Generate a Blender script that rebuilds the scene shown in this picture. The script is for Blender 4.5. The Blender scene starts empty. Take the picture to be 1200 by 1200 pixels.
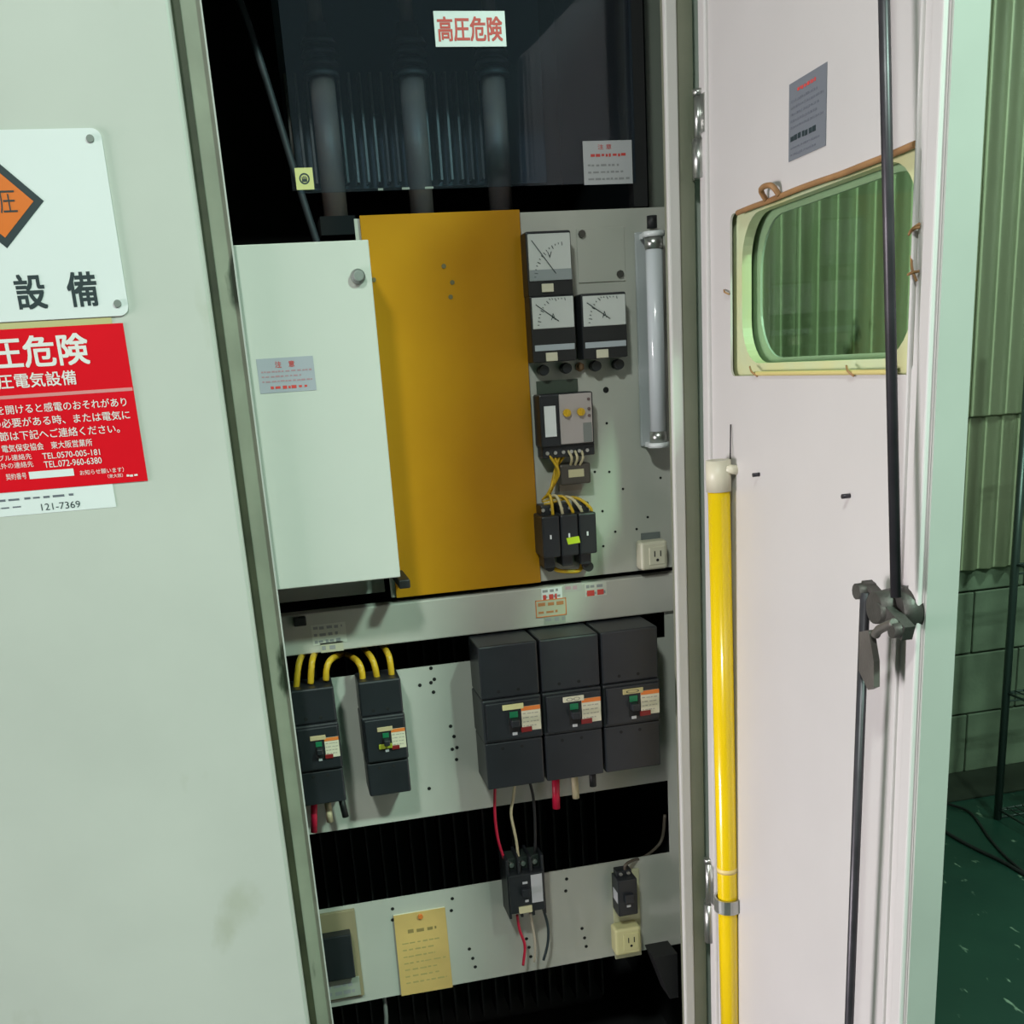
import bpy, bmesh, math, random
from mathutils import Matrix, Vector

scn = bpy.context.scene
# ------------------------------------------------------------------ camera
F_PX, CX, CY = 1252.0, 600.0, 800.0
YAW, PITCH, ROLL = (math.radians(a) for a in (11.89, 16.49, 3.864))
CAM_H = 1.55
_f0 = Vector((math.sin(YAW), math.cos(YAW), 0)); _r0 = Vector((math.cos(YAW), -math.sin(YAW), 0)); _u = Vector((0, 0, 1))
C_F = _f0 * math.cos(PITCH) - _u * math.sin(PITCH)
_d = -_u * math.cos(PITCH) - _f0 * math.sin(PITCH)
C_R = _r0 * math.cos(ROLL) + _d * math.sin(ROLL)
C_D = -_r0 * math.sin(ROLL) + _d * math.cos(ROLL)
cam = bpy.data.cameras.new('camera'); camo = bpy.data.objects.new('camera', cam); scn.collection.objects.link(camo)
cam.sensor_fit = 'HORIZONTAL'; cam.sensor_width = 36.0; cam.lens = 36.0 * F_PX / 1200.0
cam.shift_y = (CY - 600.0) / 1200.0; cam.shift_x = 0.0; cam.clip_start = 0.02; cam.clip_end = 60
camo.matrix_world = Matrix(((C_R.x, -C_D.x, -C_F.x, 0), (C_R.y, -C_D.y, -C_F.y, 0), (C_R.z, -C_D.z, -C_F.z, CAM_H), (0, 0, 0, 1)))
scn.camera = camo

# ------------------------------------------------------------------ world, exposure
w = bpy.data.worlds.new('world'); scn.world = w; w.use_nodes = True
w.node_tree.nodes['Background'].inputs[0].default_value = (0.60, 0.72, 0.62, 1)
w.node_tree.nodes['Background'].inputs[1].default_value = 0.02
scn.view_settings.view_transform = 'Standard'; scn.view_settings.look = 'None'
scn.view_settings.exposure = 0.28; scn.view_settings.gamma = 1.0; scn.view_settings.use_curve_mapping = False
try:
    scn.cycles.use_denoising = True
    scn.cycles.max_bounces = 8
except Exception:
    pass
# high bay lamps of the hall (x, y, z, disc radius, watts, colour), and fill light through an opening added to the left wall
GREENISH, PALE = (0.66, 1.0, 0.82), (0.90, 1.0, 0.93)
LAMPS = [(-0.45, -0.30, 3.05, .14, 39.0, PALE), (1.30, -0.40, 3.05, .14, 76.0, GREENISH), (2.75, 2.1, 3.05, .14, 26.0, GREENISH)]
ADDED_OPENING = dict(y0=0.1, y1=1.4, z0=0.0, z1=1.62, watts=900.0, col=(1.0, 0.93, 0.97))

# ------------------------------------------------------------------ helpers
def ray(px, py):
    return C_R * ((px - CX) / F_PX) + C_D * ((py - CY) / F_PX) + C_F

def at(px, py, Y):
    """point of the upright plane y = Y seen at a photograph pixel, as (x, z)"""
    d = ray(px, py); k = Y / d.y
    return d.x * k, CAM_H + d.z * k

DA = math.radians(92.47)
HX, HY = 0.672, 1.600
DU = Vector((math.cos(DA), -math.sin(DA), 0)); DN = Vector((math.sin(DA), math.cos(DA), 0))   # along the door, into the door
MD = Matrix(((DU.x, DN.x, 0, HX), (DU.y, DN.y, 0, HY), (0, 0, 1, 0), (0, 0, 0, 1)))
def dat(px, py, b=0.0):
    """point of the open door's inner face (b metres towards the viewer), as (s, z)"""
    d = ray(px, py); h = Vector((HX, HY, 0)) - DN * b
    k = DN.dot(h) / DN.dot(d); p = d * k
    return DU.dot(p - Vector((HX, HY, 0))), CAM_H + p.z

WORLD = {}
I4 = Matrix.Identity(4)
MATS = {}
def lin(c):
    return tuple((v / 255 / 12.92 if v / 255 <= 0.04045 else ((v / 255 + 0.055) / 1.055) ** 2.4) for v in c)

def mat(name, col, rough=0.5, metal=0.0, var=0.0, scale=8.0, bump=0.0, col2=None, spec=0.5, stretch=(1, 1, 1), coat=0.0, patch=None):
    """procedural paint / plastic / metal: base colour with a noise mix, small bump"""
    if name in MATS: return MATS[name]
    m = bpy.data.materials.new(name); m.use_nodes = True; nt = m.node_tree
    b = nt.nodes['Principled BSDF']
    b.inputs['Base Color'].default_value = (*col, 1); b.inputs['Roughness'].default_value = rough; b.inputs['Metallic'].default_value = metal
    b.inputs['Specular IOR Level'].default_value = spec; b.inputs['Coat Weight'].default_value = coat
    tc = nt.nodes.new('ShaderNodeTexCoord'); mp = nt.nodes.new('ShaderNodeMapping'); mp.inputs['Scale'].default_value = stretch
    nt.links.new(tc.outputs['Object'], mp.inputs['Vector'])
    if var or col2:
        n = nt.nodes.new('ShaderNodeTexNoise'); n.inputs['Scale'].default_value = scale; n.inputs['Detail'].default_value = 6
        nt.links.new(mp.outputs[0], n.inputs['Vector'])
        r = nt.nodes.new('ShaderNodeValToRGB'); r.color_ramp.elements[0].position = 0.35; r.color_ramp.elements[1].position = 0.68
        c2 = col2 if col2 else tuple(v * (1 - var) for v in col)
        r.color_ramp.elements[0].color = (*c2, 1); r.color_ramp.elements[1].color = (*col, 1)
        nt.links.new(n.outputs['Fac'], r.inputs[0])
        last = r.outputs[0]
        if patch:                                     # small stains / scuffs / painted glints with edges of their own
            pc, psc, pth, pst = patch
            n3 = nt.nodes.new('ShaderNodeTexNoise'); n3.inputs['Scale'].default_value = psc; n3.inputs['Detail'].default_value = 8
            mp3 = nt.nodes.new('ShaderNodeMapping'); mp3.inputs['Scale'].default_value = pst; mp3.inputs['Rotation'].default_value = (0.3, 0.2, 0.15)
            nt.links.new(tc.outputs['Object'], mp3.inputs['Vector']); nt.links.new(mp3.outputs[0], n3.inputs['Vector'])
            r3 = nt.nodes.new('ShaderNodeValToRGB'); r3.color_ramp.elements[0].position = pth; r3.color_ramp.elements[1].position = pth + 0.06
            nt.links.new(n3.outputs['Fac'], r3.inputs[0])
            mx = nt.nodes.new('ShaderNodeMix'); mx.data_type = 'RGBA'
            nt.links.new(r3.outputs[0], mx.inputs[0]); nt.links.new(last, mx.inputs[6]); mx.inputs[7].default_value = (*pc, 1)
            last = mx.outputs[2]
        nt.links.new(last, b.inputs['Base Color'])
    if bump:
        n2 = nt.nodes.new('ShaderNodeTexNoise'); n2.inputs['Scale'].default_value = scale * 12; n2.inputs['Detail'].default_value = 3
        nt.links.new(mp.outputs[0], n2.inputs['Vector'])
        bp = nt.nodes.new('ShaderNodeBump'); bp.inputs['Strength'].default_value = bump; bp.inputs['Distance'].default_value = 0.002
        nt.links.new(n2.outputs['Fac'], bp.inputs['Height']); nt.links.new(bp.outputs[0], b.inputs['Normal'])
    MATS[name] = m
    return m

def pane_mat(name, tint, ior=1.5, rough=0.02, dust=0.0, dust_col=(.55, .60, .75)):
    if name in MATS: return MATS[name]
    m = bpy.data.materials.new(name); m.use_nodes = True; nt = m.node_tree
    for n in list(nt.nodes): nt.nodes.remove(n)
    o = nt.nodes.new('ShaderNodeOutputMaterial'); t = nt.nodes.new('ShaderNodeBsdfTransparent'); t.inputs[0].default_value = (*tint, 1)
    g = nt.nodes.new('ShaderNodeBsdfGlossy'); g.inputs['Roughness'].default_value = rough
    fr = nt.nodes.new('ShaderNodeFresnel'); fr.inputs[0].default_value = ior
    mx = nt.nodes.new('ShaderNodeMixShader')
    ge = nt.nodes.new('ShaderNodeNewGeometry'); mr = nt.nodes.new('ShaderNodeMapRange')      # same reflectance on both faces of the sheet
    mr.inputs['To Min'].default_value = ior; mr.inputs['To Max'].default_value = 1 / ior
    nt.links.new(ge.outputs['Backfacing'], mr.inputs['Value']); nt.links.new(mr.outputs[0], fr.inputs[0])
    nt.links.new(fr.outputs[0], mx.inputs[0]); nt.links.new(t.outputs[0], mx.inputs[1]); nt.links.new(g.outputs[0], mx.inputs[2]); nt.links.new(mx.outputs[0], o.inputs[0])
    if dust:                                          # thin film of dust that scatters a little light
        df = nt.nodes.new('ShaderNodeBsdfDiffuse'); df.inputs[0].default_value = (*dust_col, 1)
        m2 = nt.nodes.new('ShaderNodeMixShader'); m2.inputs[0].default_value = dust
        nt.links.new(mx.outputs[0], m2.inputs[1]); nt.links.new(df.outputs[0], m2.inputs[2]); nt.links.new(m2.outputs[0], o.inputs[0])
    MATS[name] = m
    return m

class MB:
    """collects shapes in local (x right, y into the scene, z up) coordinates"""
    def __init__(s): s.bm = bmesh.new()
    def _merge(s, b2, smooth=False):
        me = bpy.data.meshes.new('t'); 
        if smooth:
            for f in b2.faces: f.smooth = True
        b2.to_mesh(me); b2.free(); s.bm.from_mesh(me); bpy.data.meshes.remove(me)
    def box(s, x0, x1, y0, y1, z0, z1, bev=0.0, seg=2, taper=None):
        b = bmesh.new(); bmesh.ops.create_cube(b, size=1)
        for v in b.verts:
            v.co = Vector((x0 if v.co.x < 0 else x1, y0 if v.co.y < 0 else y1, z0 if v.co.z < 0 else z1))
        if taper:                                   # front face (low y) drawn in by (dx, dz)
            cx, cz = (x0 + x1) / 2, (z0 + z1) / 2
            for v in b.verts:
                if abs(v.co.y - y0) < 1e-9:
                    v.co.x += taper[0] * (1 if v.co.x < cx else -1); v.co.z += taper[1] * (1 if v.co.z < cz else -1)
        if bev:
            bev = min(bev, 0.45 * min(abs(x1 - x0), abs(y1 - y0), abs(z1 - z0)))
            bmesh.ops.bevel(b, geom=list(b.edges), offset=bev, segments=seg, profile=0.5, affect='EDGES')
        s._merge(b); return s
    def cyl(s, p0, p1, r, r2=None, n=20, cap=True):
        p0, p1 = Vector(p0), Vector(p1); d = p1 - p0
        b = bmesh.new(); bmesh.ops.create_cone(b, cap_ends=cap, segments=n, radius1=r, radius2=r if r2 is None else r2, depth=d.length)
        M = Matrix.Translation((p0 + p1) / 2) @ d.to_track_quat('Z', 'Y').to_matrix().to_4x4()
        bmesh.ops.transform(b, matrix=M, verts=b.verts)
        for f in b.faces: f.smooth = len(f.verts) == 4
        s._merge(b); return s
    def tube(s, pts, r, n=10, sub=6):
        pts = [Vector(p) for p in pts]
        P = []
        if len(pts) > 2:
            for i in range(len(pts) - 1):
                a, b_, c, d = pts[max(i - 1, 0)], pts[i], pts[i + 1], pts[min(i + 2, len(pts) - 1)]
                for k in range(sub):
                    t = k / sub
                    P.append(0.5 * ((2 * b_) + (c - a) * t + (2 * a - 5 * b_ + 4 * c - d) * t * t + (-a + 3 * b_ - 3 * c + d) * t ** 3))
            P.append(pts[-1])
        else: P = pts
        b = bmesh.new(); rings = []
        up = Vector((0.13, 0.31, 0.94))
        for i, p in enumerate(P):
            t = (P[min(i + 1, len(P) - 1)] - P[max(i - 1, 0)]).normalized()
            a = t.cross(up)
            if a.length < 0.05: a = t.cross(Vector((1, 0, 0)))
            a.normalize(); c = t.cross(a)
            rings.append([b.verts.new(p + a * (r * math.cos(2 * math.pi * k / n)) + c * (r * math.sin(2 * math.pi * k / n))) for k in range(n)])
        for i in range(len(rings) - 1):
            for k in range(n):
                f = b.faces.new((rings[i][k], rings[i][(k + 1) % n], rings[i + 1][(k + 1) % n], rings[i + 1][k])); f.smooth = True
        b.faces.new(rings[0][::-1]); b.faces.new(rings[-1])
        bmesh.ops.recalc_face_normals(b, faces=b.faces)
        s._merge(b); return s
    def prism(s, poly, y0, y1, bev=0.0):
        """polygon in (x, z) given thickness along y"""
        b = bmesh.new()
        A = [b.verts.new((x, y0, z)) for x, z in poly]; B = [b.verts.new((x, y1, z)) for x, z in poly]
        b.faces.new(A); b.faces.new(B[::-1]); n = len(poly)
        for i in range(n): b.faces.new((A[i], B[i], B[(i + 1) % n], A[(i + 1) % n]))
        bmesh.ops.recalc_face_normals(b, faces=b.faces)
        if bev:
            bmesh.ops.bevel(b, geom=[e for e in b.edges if abs(e.verts[0].co.y - y0) < 1e-9 and abs(e.verts[1].co.y - y0) < 1e-9], offset=bev, segments=2, affect='EDGES')
        s._merge(b); return s
    def ring(s, outer, inner, y0, y1):
        """plate with a hole: outer and inner outlines with equal point counts, in (x, z)"""
        b = bmesh.new(); n = len(outer)
        L = [[b.verts.new((x, y, z)) for x, z in o] for y in (y0, y1) for o in (outer, inner)]
        for i in range(n):
            j = (i + 1) % n
            b.faces.new((L[0][i], L[0][j], L[1][j], L[1][i])); b.faces.new((L[2][i], L[3][i], L[3][j], L[2][j]))
            b.faces.new((L[0][i], L[2][i], L[2][j], L[0][j])); b.faces.new((L[1][i], L[1][j], L[3][j], L[3][i]))
        bmesh.ops.recalc_face_normals(b, faces=b.faces)
        s._merge(b); return s
    def build(s, name, m, parent=None, M=I4):
        me = bpy.data.meshes.new(name); s.bm.to_mesh(me); s.bm.free()
        if m: me.materials.append(m)
        return link(name, me, parent, M)

def link(name, me, parent=None, M=I4):
    o = bpy.data.objects.new(name, me); scn.collection.objects.link(o)
    WORLD[o] = M.copy()
    if parent is not None:
        o.parent = parent; o.matrix_basis = WORLD[parent].inverted() @ M
    else: o.matrix_basis = M
    return o

def tag(o, label=None, cat=None, group=None, kind=None):
    if label: o['label'] = label
    if cat: o['category'] = cat
    if group: o['group'] = group
    if kind: o['kind'] = kind
    return o

def thing(name, label, cat, loc=(0, 0, 0), group=None):
    return tag(link(name, None, None, Matrix.Translation(loc)), label, cat, group)

def rrect(x0, x1, z0, z1, r, n=6, per=None):
    pts = []
    for cx_, cz_, a0 in ((x1 - r, z1 - r, 0), (x0 + r, z1 - r, 90), (x0 + r, z0 + r, 180), (x1 - r, z0 + r, 270)):
        for k in range(n + 1):
            a = math.radians(a0 + 90 * k / n); pts.append((cx_ + r * math.cos(a), cz_ + r * math.sin(a)))
    return pts

def lettering(txt, rect, y, m, parent, M=I4, bold=0.0, name='lettering', thick=0.0003):
    """flat printed text stretched to rect = (x0, x1, z0, z1), lying at depth y"""
    cu = bpy.data.curves.new('t', 'FONT'); cu.body = txt; cu.size = 1.0; cu.resolution_u = 3; cu.space_line = 0.9
    to = bpy.data.objects.new('t', cu); scn.collection.objects.link(to)
    dg = bpy.context.evaluated_depsgraph_get()
    me = bpy.data.meshes.new_from_object(to.evaluated_get(dg))
    bpy.data.objects.remove(to); bpy.data.curves.remove(cu)
    xs = [v.co.x for v in me.vertices]; ys = [v.co.y for v in me.vertices]
    ax, bx, ay, by = min(xs), max(xs), min(ys), max(ys)
    x0, x1, z0, z1 = rect
    for v in me.vertices:
        v.co = Vector((x0 + (v.co.x - ax) / (bx - ax) * (x1 - x0), y - thick, z0 + (v.co.y - ay) / (by - ay) * (z1 - z0)))
    if bold:                                       # overprint shifted copies
        b2 = bmesh.new(); k_ = bold * (z1 - z0)
        for i, (ox, oz) in enumerate(((-1, -1), (1, -1), (1, 1), (-1, 1), (0, 0))):
            m2 = me.copy()
            for v in m2.vertices: v.co += Vector((ox * k_, -.00002 * i, oz * k_))
            b2.from_mesh(m2); bpy.data.meshes.remove(m2)
        b2.to_mesh(me); b2.free()
    me.name = name; me.materials.clear(); me.materials.append(m)
    return link(name, me, parent, M)

def print_rows(rect, rows, seed, y, m, parent, M=I4, fill=0.55, name='fine_print', margin=0.06):
    """rows of print too small to read: short dashes"""
    rnd = random.Random(seed); x0, x1, z0, z1 = rect; h = (z1 - z0) / rows; b = MB()
    for r in range(rows):
        z = z1 - h * (r + 0.5); x = x0 + (x1 - x0) * margin; end = x1 - (x1 - x0) * (margin + rnd.random() * 0.25)
        while x < end:
            wd = h * rnd.uniform(0.35, 0.95)
            b.box(x, min(x + wd, end + 0.001), y - 0.0003, y, z - h * fill / 2 * rnd.uniform(.6, 1), z + h * fill / 2 * rnd.uniform(.6, 1)); x += wd + h * rnd.uniform(.12, .4)
    return b.build(name, m, parent, M)

def rect_at(x0, y0, x1, y1, Y):
    a, d = at(x0, y0, Y), at(x1, y1, Y)
    return a[0], d[0], d[1], a[1]                    # x0, x1, z0, z1

# ------------------------------------------------------------------ materials
M_GREEN = mat('door_green_paint', (.56, .57, .52), .42, var=.08, scale=3.5, bump=.03, patch=((.46, .47, .40), 5, .66, (1, 1, .6)))
M_EDGE = mat('edge_green_paint', (.44, .46, .42), .4, var=.10, scale=5)
M_STRIP = mat('door_strip_paint', (.34, .35, .27), .5, var=.25, scale=9, patch=((.04, .05, .03), 16, .60, (1, 1, .30)))
M_PINK = mat('door_inside_paint', (.60, .575, .56), .4, var=.05, scale=4, bump=.03, patch=((.72, .72, .70), 9, .70, (1, 1, .3)))
M_POST = mat('post_paint', (.56, .55, .52), .4, var=.06, scale=4)
M_OLIVE = mat('dark_olive', (.24, .25, .18), .6, var=.15, scale=10)
M_PLATE = mat('mount_plate_paint', (.50, .50, .45), .42, var=.08, scale=5, bump=.02)
M_BEAM = mat('beam_paint', (.50, .49, .44), .42, var=.08, scale=5)
M_WBOX = mat('cover_paint', (.58, .59, .54), .40, var=.06, scale=3)
M_DARK = mat('interior_shade', (.012, .012, .013), .7, var=.3)  # near black: the unlit darkness of the cabinet inside put into the colour
M_BLACK = mat('black_plastic', (.018, .020, .024), .42, var=.2, scale=20)
M_BLACK2 = mat('black_plastic_cover', (.020, .022, .027), .38, var=.25, scale=14, bump=.05)
M_RUB = mat('black_rubber', (.012, .012, .013), .55)
M_HOLE = mat('hole_black', (.01, .01, .01), .9)
M_OCHRE = mat('ochre_sheet', (.54, .26, .011), .24, var=.25, scale=3, spec=.3, col2=(.44, .195, .009), patch=((.16, .08, .01), 20, .78, (1, 1, 1)))
M_WHITE = mat('white_enamel', (.78, .80, .80), .30, var=.03, scale=6)
M_INK = mat('ink_dark', (.02, .035, .04), .5)
M_RED = mat('sticker_red', (.74, .004, .014), .5, var=.05, scale=8, spec=.15)
M_REDINK = mat('red_ink', (.62, .06, .05), .5)
M_WINK = mat('white_ink', (.78, .74, .72), .5)
M_ORANGE = mat('sign_orange', (.75, .17, .02), .4)
M_PAPER = mat('paper_grey', (.50, .50, .52), .45)
M_LABEL = mat('label_grey', (.17, .185, .21), .45)
M_CREAM = mat('cream_plastic', (.60, .55, .34), .4)
M_CREAM2 = mat('pale_cream_plastic', (.66, .62, .48), .4)
M_IVORY = mat('ivory_wire', (.60, .52, .33), .45)
M_YEL = mat('yellow_insulation', (.68, .42, .02), .4, var=.15, scale=30)
M_YELSTICK = mat('yellow_stick', (.86, .60, .005), .22, coat=.4, var=.06, scale=6)
M_REDWIRE = mat('red_wire', (.60, .01, .05), .4)
M_STEEL = mat('zinc_steel', (.55, .56, .53), .32, metal=.9, var=.2, scale=20)
M_ROD = mat('lock_rod_steel', (.055, .050, .058), .38, metal=.4, var=.3, scale=30)
M_IRON = mat('cast_iron', (.10, .095, .085), .5, metal=.5, var=.4, scale=30, bump=.2)
M_KNOB = mat('grey_knob', (.22, .24, .22), .4)
M_TUBEW = mat('lamp_tube_white', (.66, .69, .72), .18, coat=.5)
M_GREY = mat('grey_plastic', (.20, .21, .20), .45)
M_TAUPE = mat('relay_face', (.42, .37, .36), .4)
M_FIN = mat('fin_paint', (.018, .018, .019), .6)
M_BACK = mat('barrier_blue_grey', (.060, .080, .100), .5, var=.2)
M_BROWN = mat('fuse_tube_brown', (.24, .16, .13), .5, col2=(.16, .12, .115), scale=18)
M_PORC = mat('porcelain_grey', (.11, .11, .115), .45)
M_ORLAB = mat('orange_label', (.75, .20, .04), .45)
M_CRLAB = mat('cream_label', (.68, .63, .48), .45)
M_GRNMARK = mat('green_mark', (.01, .17, .07), .4)
M_SEAL = mat('old_sealant', (.38, .20, .08), .6, var=.3, scale=30)
M_GASK = mat('window_gasket', (.52, .60, .38), .5, col2=(.58, .58, .30), scale=9)
M_BOOK = mat('manila_paper', (.72, .48, .17), .6, var=.2, scale=10)
M_PANE = pane_mat('smoked_acrylic', (.80, .88, .94), ior=1.42, dust=.015)
M_GLASS = pane_mat('window_glass', (.88, .97, .86), ior=1.22)
M_SEALYEL = mat('pale_yellow_sticker', (.68, .64, .26), .5)

# ------------------------------------------------------------------ room
def struct(o): o['kind'] = 'structure'; return o
RX0, RX1, RY0, RY1, RZ = -4.0, 5.0, -4.0, 3.25, 3.4
m_floor = mat('floor_green_paint', (.012, .050, .034), .42, col2=(.008, .036, .026), scale=2.5, bump=.15, patch=((.22, .30, .22), 38, .66, (1, .35, 1)))  # pale specks: scratches, with glints painted in among them
struct(MB().box(RX0, RX1, RY0, RY1 + .3, -.12, 0).build('floor', m_floor))
struct(MB().box(RX0, RX1, RY0, RY1 + .3, RZ, RZ + .1).build('ceiling', mat('ceiling_paint', (.30, .33, .28), .8, var=.1)))
m_plaster = mat('hall_wall_paint', (.34, .40, .33), .8, var=.15, scale=2)
struct(MB().box(RX1, RX1 + .1, RY0, RY1 + .3, 0, RZ).build('wall_right', m_plaster))
struct(MB().box(RX0, RX1, RY0 - .1, RY0, 0, RZ).build('wall_front', m_plaster))
g = ADDED_OPENING
wl = MB(); wl.box(RX0 - .1, RX0, RY0, g['y0'], 0, RZ).box(RX0 - .1, RX0, g['y1'], RY1 + .3, 0, RZ).box(RX0 - .1, RX0, g['y0'], g['y1'], g['z1'], RZ)  # opening added to let in and mask the fill light
struct(wl.build('wall_left', m_plaster))

# wall behind: block courses below, corrugated sheets above
wb = struct(MB().box(RX0, RX1, RY1 + .06, RY1 + .16, 0, RZ).build('wall_back', mat('mortar', (.13, .15, .10), .9, var=.2)))
m_block = mat('block_grey', (.22, .26, .18), .85, var=.3, scale=7, bump=.5)
BZ = at(1128, 664, RY1)[1]
B3 = at(1125, 695, RY1)[1]; bh = B3 / 3
def block_mesh(h):
    b = MB().box(.003, .387, 0, .06, .003, h - .003, bev=.004); me = bpy.data.meshes.new('block'); b.bm.to_mesh(me); b.bm.free(); me.materials.append(m_block); return me
bm_full, bm_top = block_mesh(bh), block_mesh(BZ - B3)
for c in range(4):
    for k in range(10):
        link('block', bm_full if c < 3 else bm_top, wb, Matrix.Translation((1.2 + .39 * k - (.195 if c % 2 else 0), RY1, c * bh)))
struct(MB().box(1.0, RX1, RY1 - .22, RY1 - .001, 0.0005, .006).build('dark_strip_1', mat('floor_strip_dark', (.022, .026, .016), .7, var=.3)))  # dark strip laid on the floor along the wall base
m_corr = mat('corrugated_sheet', (.52, .52, .36), .55, col2=(.40, .42, .26), scale=2.2, stretch=(1.5, 1, .25), patch=((.10, .12, .05), 6, .64, (1, 1, .5)))
def corr_mesh(wd, h):
    b = bmesh.new(); per = .063; n = int(round(wd / per * 10)); zs = [0, .004, .02, h - .02, h - .004, h]
    rows = []
    for z in zs:
        rows.append([b.verts.new((wd * i / n, .009 * math.sin(2 * math.pi * (wd * i / n) / per), z)) for i in range(n + 1)])
    for q in range(len(rows) - 1):
        for i in range(n):
            f = b.faces.new((rows[q][i], rows[q][i + 1], rows[q + 1][i + 1], rows[q + 1][i])); f.smooth = True
    r = bmesh.ops.solidify(b, geom=list(b.faces), thickness=.004)
    me = bpy.data.meshes.new('corrugated_sheet'); b.to_mesh(me); b.free(); me.materials.append(m_corr); return me
SPLIT = at(1150, 487, RY1)[1]
c_low = corr_mesh(.063 * 12, SPLIT - BZ + .06); c_up = corr_mesh(.063 * 12, RZ - SPLIT)
for k in range(6):
    x = .9 + .693 * k
    link('corrugated_sheet', c_low, wb, Matrix.Translation((x, RY1 - .022 + .0025 * (k % 2), BZ - .012)))
    link('corrugated_sheet', c_up, wb, Matrix.Translation((x, RY1 - .034 + .0025 * (k % 2), SPLIT)))

# high bay lamps; the last is added to brighten the back wall
names = ['white high bay lamp hung in front of the cabinet', 'greenish high bay lamp hung in the middle of the hall', 'added greenish high bay lamp brightening the wall by the wire shelf']
for i, (x, y, z, R_, W, colr) in enumerate(LAMPS):
    t = thing('high_bay_lamp', names[i], 'lamp', (x, y, z))
    m_em = mat('lamp_glow_%d' % i, (.8, .8, .8)); bs = m_em.node_tree.nodes['Principled BSDF']
    bs.inputs['Emission Color'].default_value = (*colr, 1); bs.inputs['Emission Strength'].default_value = 8.0
    MB().cyl((x, y, z), (x, y, z + .16), R_ * 1.25, r2=.05, n=28, cap=False).build('reflector', M_WHITE, t)
    MB().cyl((x, y, z + .16), (x, y, RZ), .04, n=16).build('stem', M_GREY, t)
    MB().cyl((x, y, z + .03), (x, y, z + .12), .045, r2=.03, n=16).build('bulb', m_em, t)
    ld = bpy.data.lights.new('lamp_light', 'AREA'); ld.shape = 'DISK'; ld.size = 2 * R_; ld.energy = W; ld.color = colr
    lo = bpy.data.objects.new('lamp_light', ld); scn.collection.objects.link(lo); lo.location = (x, y, z - .005); lo.parent = t; lo.matrix_parent_inverse = Matrix.Translation((-x, -y, -z))
# added fill light outside; the opening masks it to grade the open door
ld = bpy.data.lights.new('opening_fill', 'AREA'); ld.shape = 'RECTANGLE'; ld.size = 3.5; ld.size_y = 2.5; ld.energy = g['watts']; ld.color = g['col']
lo = bpy.data.objects.new('opening_fill', ld); scn.collection.objects.link(lo); lo.location = (RX0 - 2.5, .45, 1.75); lo.rotation_euler = (0, math.radians(-90), 0)

# ------------------------------------------------------------------ cabinet shell
PY = 1.74                                    # front of the mounting plates
FX = lambda px, Y=1.6, py=600: at(px, py, Y)[0]
cab = thing('switchgear_cabinet', 'pale green steel switchgear cabinet with its right door swung open', 'cabinet', (0, 1.6, 0))
CT, CB = 2.32, .10
XL, XR = -.80, .735
body = MB()
body.box(XL, XL + .02, 1.6, 2.5, CB, CT).box(XR - .02, XR, 1.625, 2.5, CB, CT).box(XL, XR, 2.48, 2.5, CB, CT).box(XL, XR, 1.6, 2.5, CT - .02, CT)
body.build('body', M_GREEN, cab)
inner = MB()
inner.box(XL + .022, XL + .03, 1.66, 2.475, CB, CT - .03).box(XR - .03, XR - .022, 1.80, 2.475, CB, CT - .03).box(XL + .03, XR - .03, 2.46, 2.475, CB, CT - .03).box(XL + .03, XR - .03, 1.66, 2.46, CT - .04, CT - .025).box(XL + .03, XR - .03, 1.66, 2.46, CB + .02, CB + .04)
inner.build('shade_lining', M_DARK, cab)  # sheets added to keep the inside dark
MB().box(XL, XR, 1.60, 2.5, 0, CB).build('plinth', M_GREY, cab)
MB().box(XL, XR, 1.6, 1.64, CT - .12, CT - .021).build('head_rail', M_POST, cab)
# right hand post: bright front face, darker olive face beside it, outer frame beyond the hinges
px0, px1, px2 = FX(791), FX(804), FX(823)
MB().box(px0, px1, 1.600, 1.611, CB, CT - .121, bev=.003).build('post', M_POST, cab)
MB().box(px1 - .002, px2, 1.612, 1.66, CB, CT - .121).build('olive_face', M_OLIVE, cab)
MB().box(px2 + .006, XR, 1.632, 1.66, CB, CT - .121).build('outer_frame', M_EDGE, cab)
MB().box(XL, XL + .04, 1.601, 1.64, CB, CT - .121).build('post', M_POST, cab)

# mounting plates
def edge_z(p, q, Y): return (at(*p, Y)[1] + at(*q, Y)[1]) / 2
zM1 = edge_z((606, 249), (770, 243), PY); zM0 = edge_z((660, 682), (786, 669), PY) + .002
zB1 = edge_z((334, 718), (790, 669), PY); zB0 = edge_z((340.7, 767), (778, 716.7), PY)
zA1 = edge_z((390, 793), (554, 776), PY); zA0 = edge_z((366, 977), (783, 915), PY)
zC1 = edge_z((380, 1066), (786, 999), PY); zC0 = edge_z((416.6, 1176), (765, 1111), PY)
xPL, xPR = -.22, at(798, 900, PY)[0]
xCut = at(779, 735, PY)[0]; xCut2 = at(784, 955, PY)[0]
xMr = at(787, 600, PY)[0]
mp = MB().box(at(419, 300, PY)[0], xMr, PY, PY + .003, zM0 + .004, zM1).build('meter_plate', M_PLATE, cab)
MB().box(xPL, at(419, 300, PY)[0] - .004, PY + .055, PY + .058, zM0 + .004, at(300, 300, PY)[1]).build('meter_plate', M_PLATE, cab)
MB().box(xPL, xPR, PY - .008, PY + .02, zB0, zB1 - .003, bev=.002).build('cross_rail', M_BEAM, cab)
lp = MB()
lp.box(xPL, xPR, PY, PY + .003, zA0, zA1).box(xPL, xPR, PY, PY + .003, zC0, zC1)
lp.box(xCut, xPR, PY, PY + .003, zA1, zB0 + .01).box(xCut2, xPR, PY, PY + .003, zC1, zA0)
lp = lp.build('breaker_plate', M_PLATE, cab)
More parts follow.
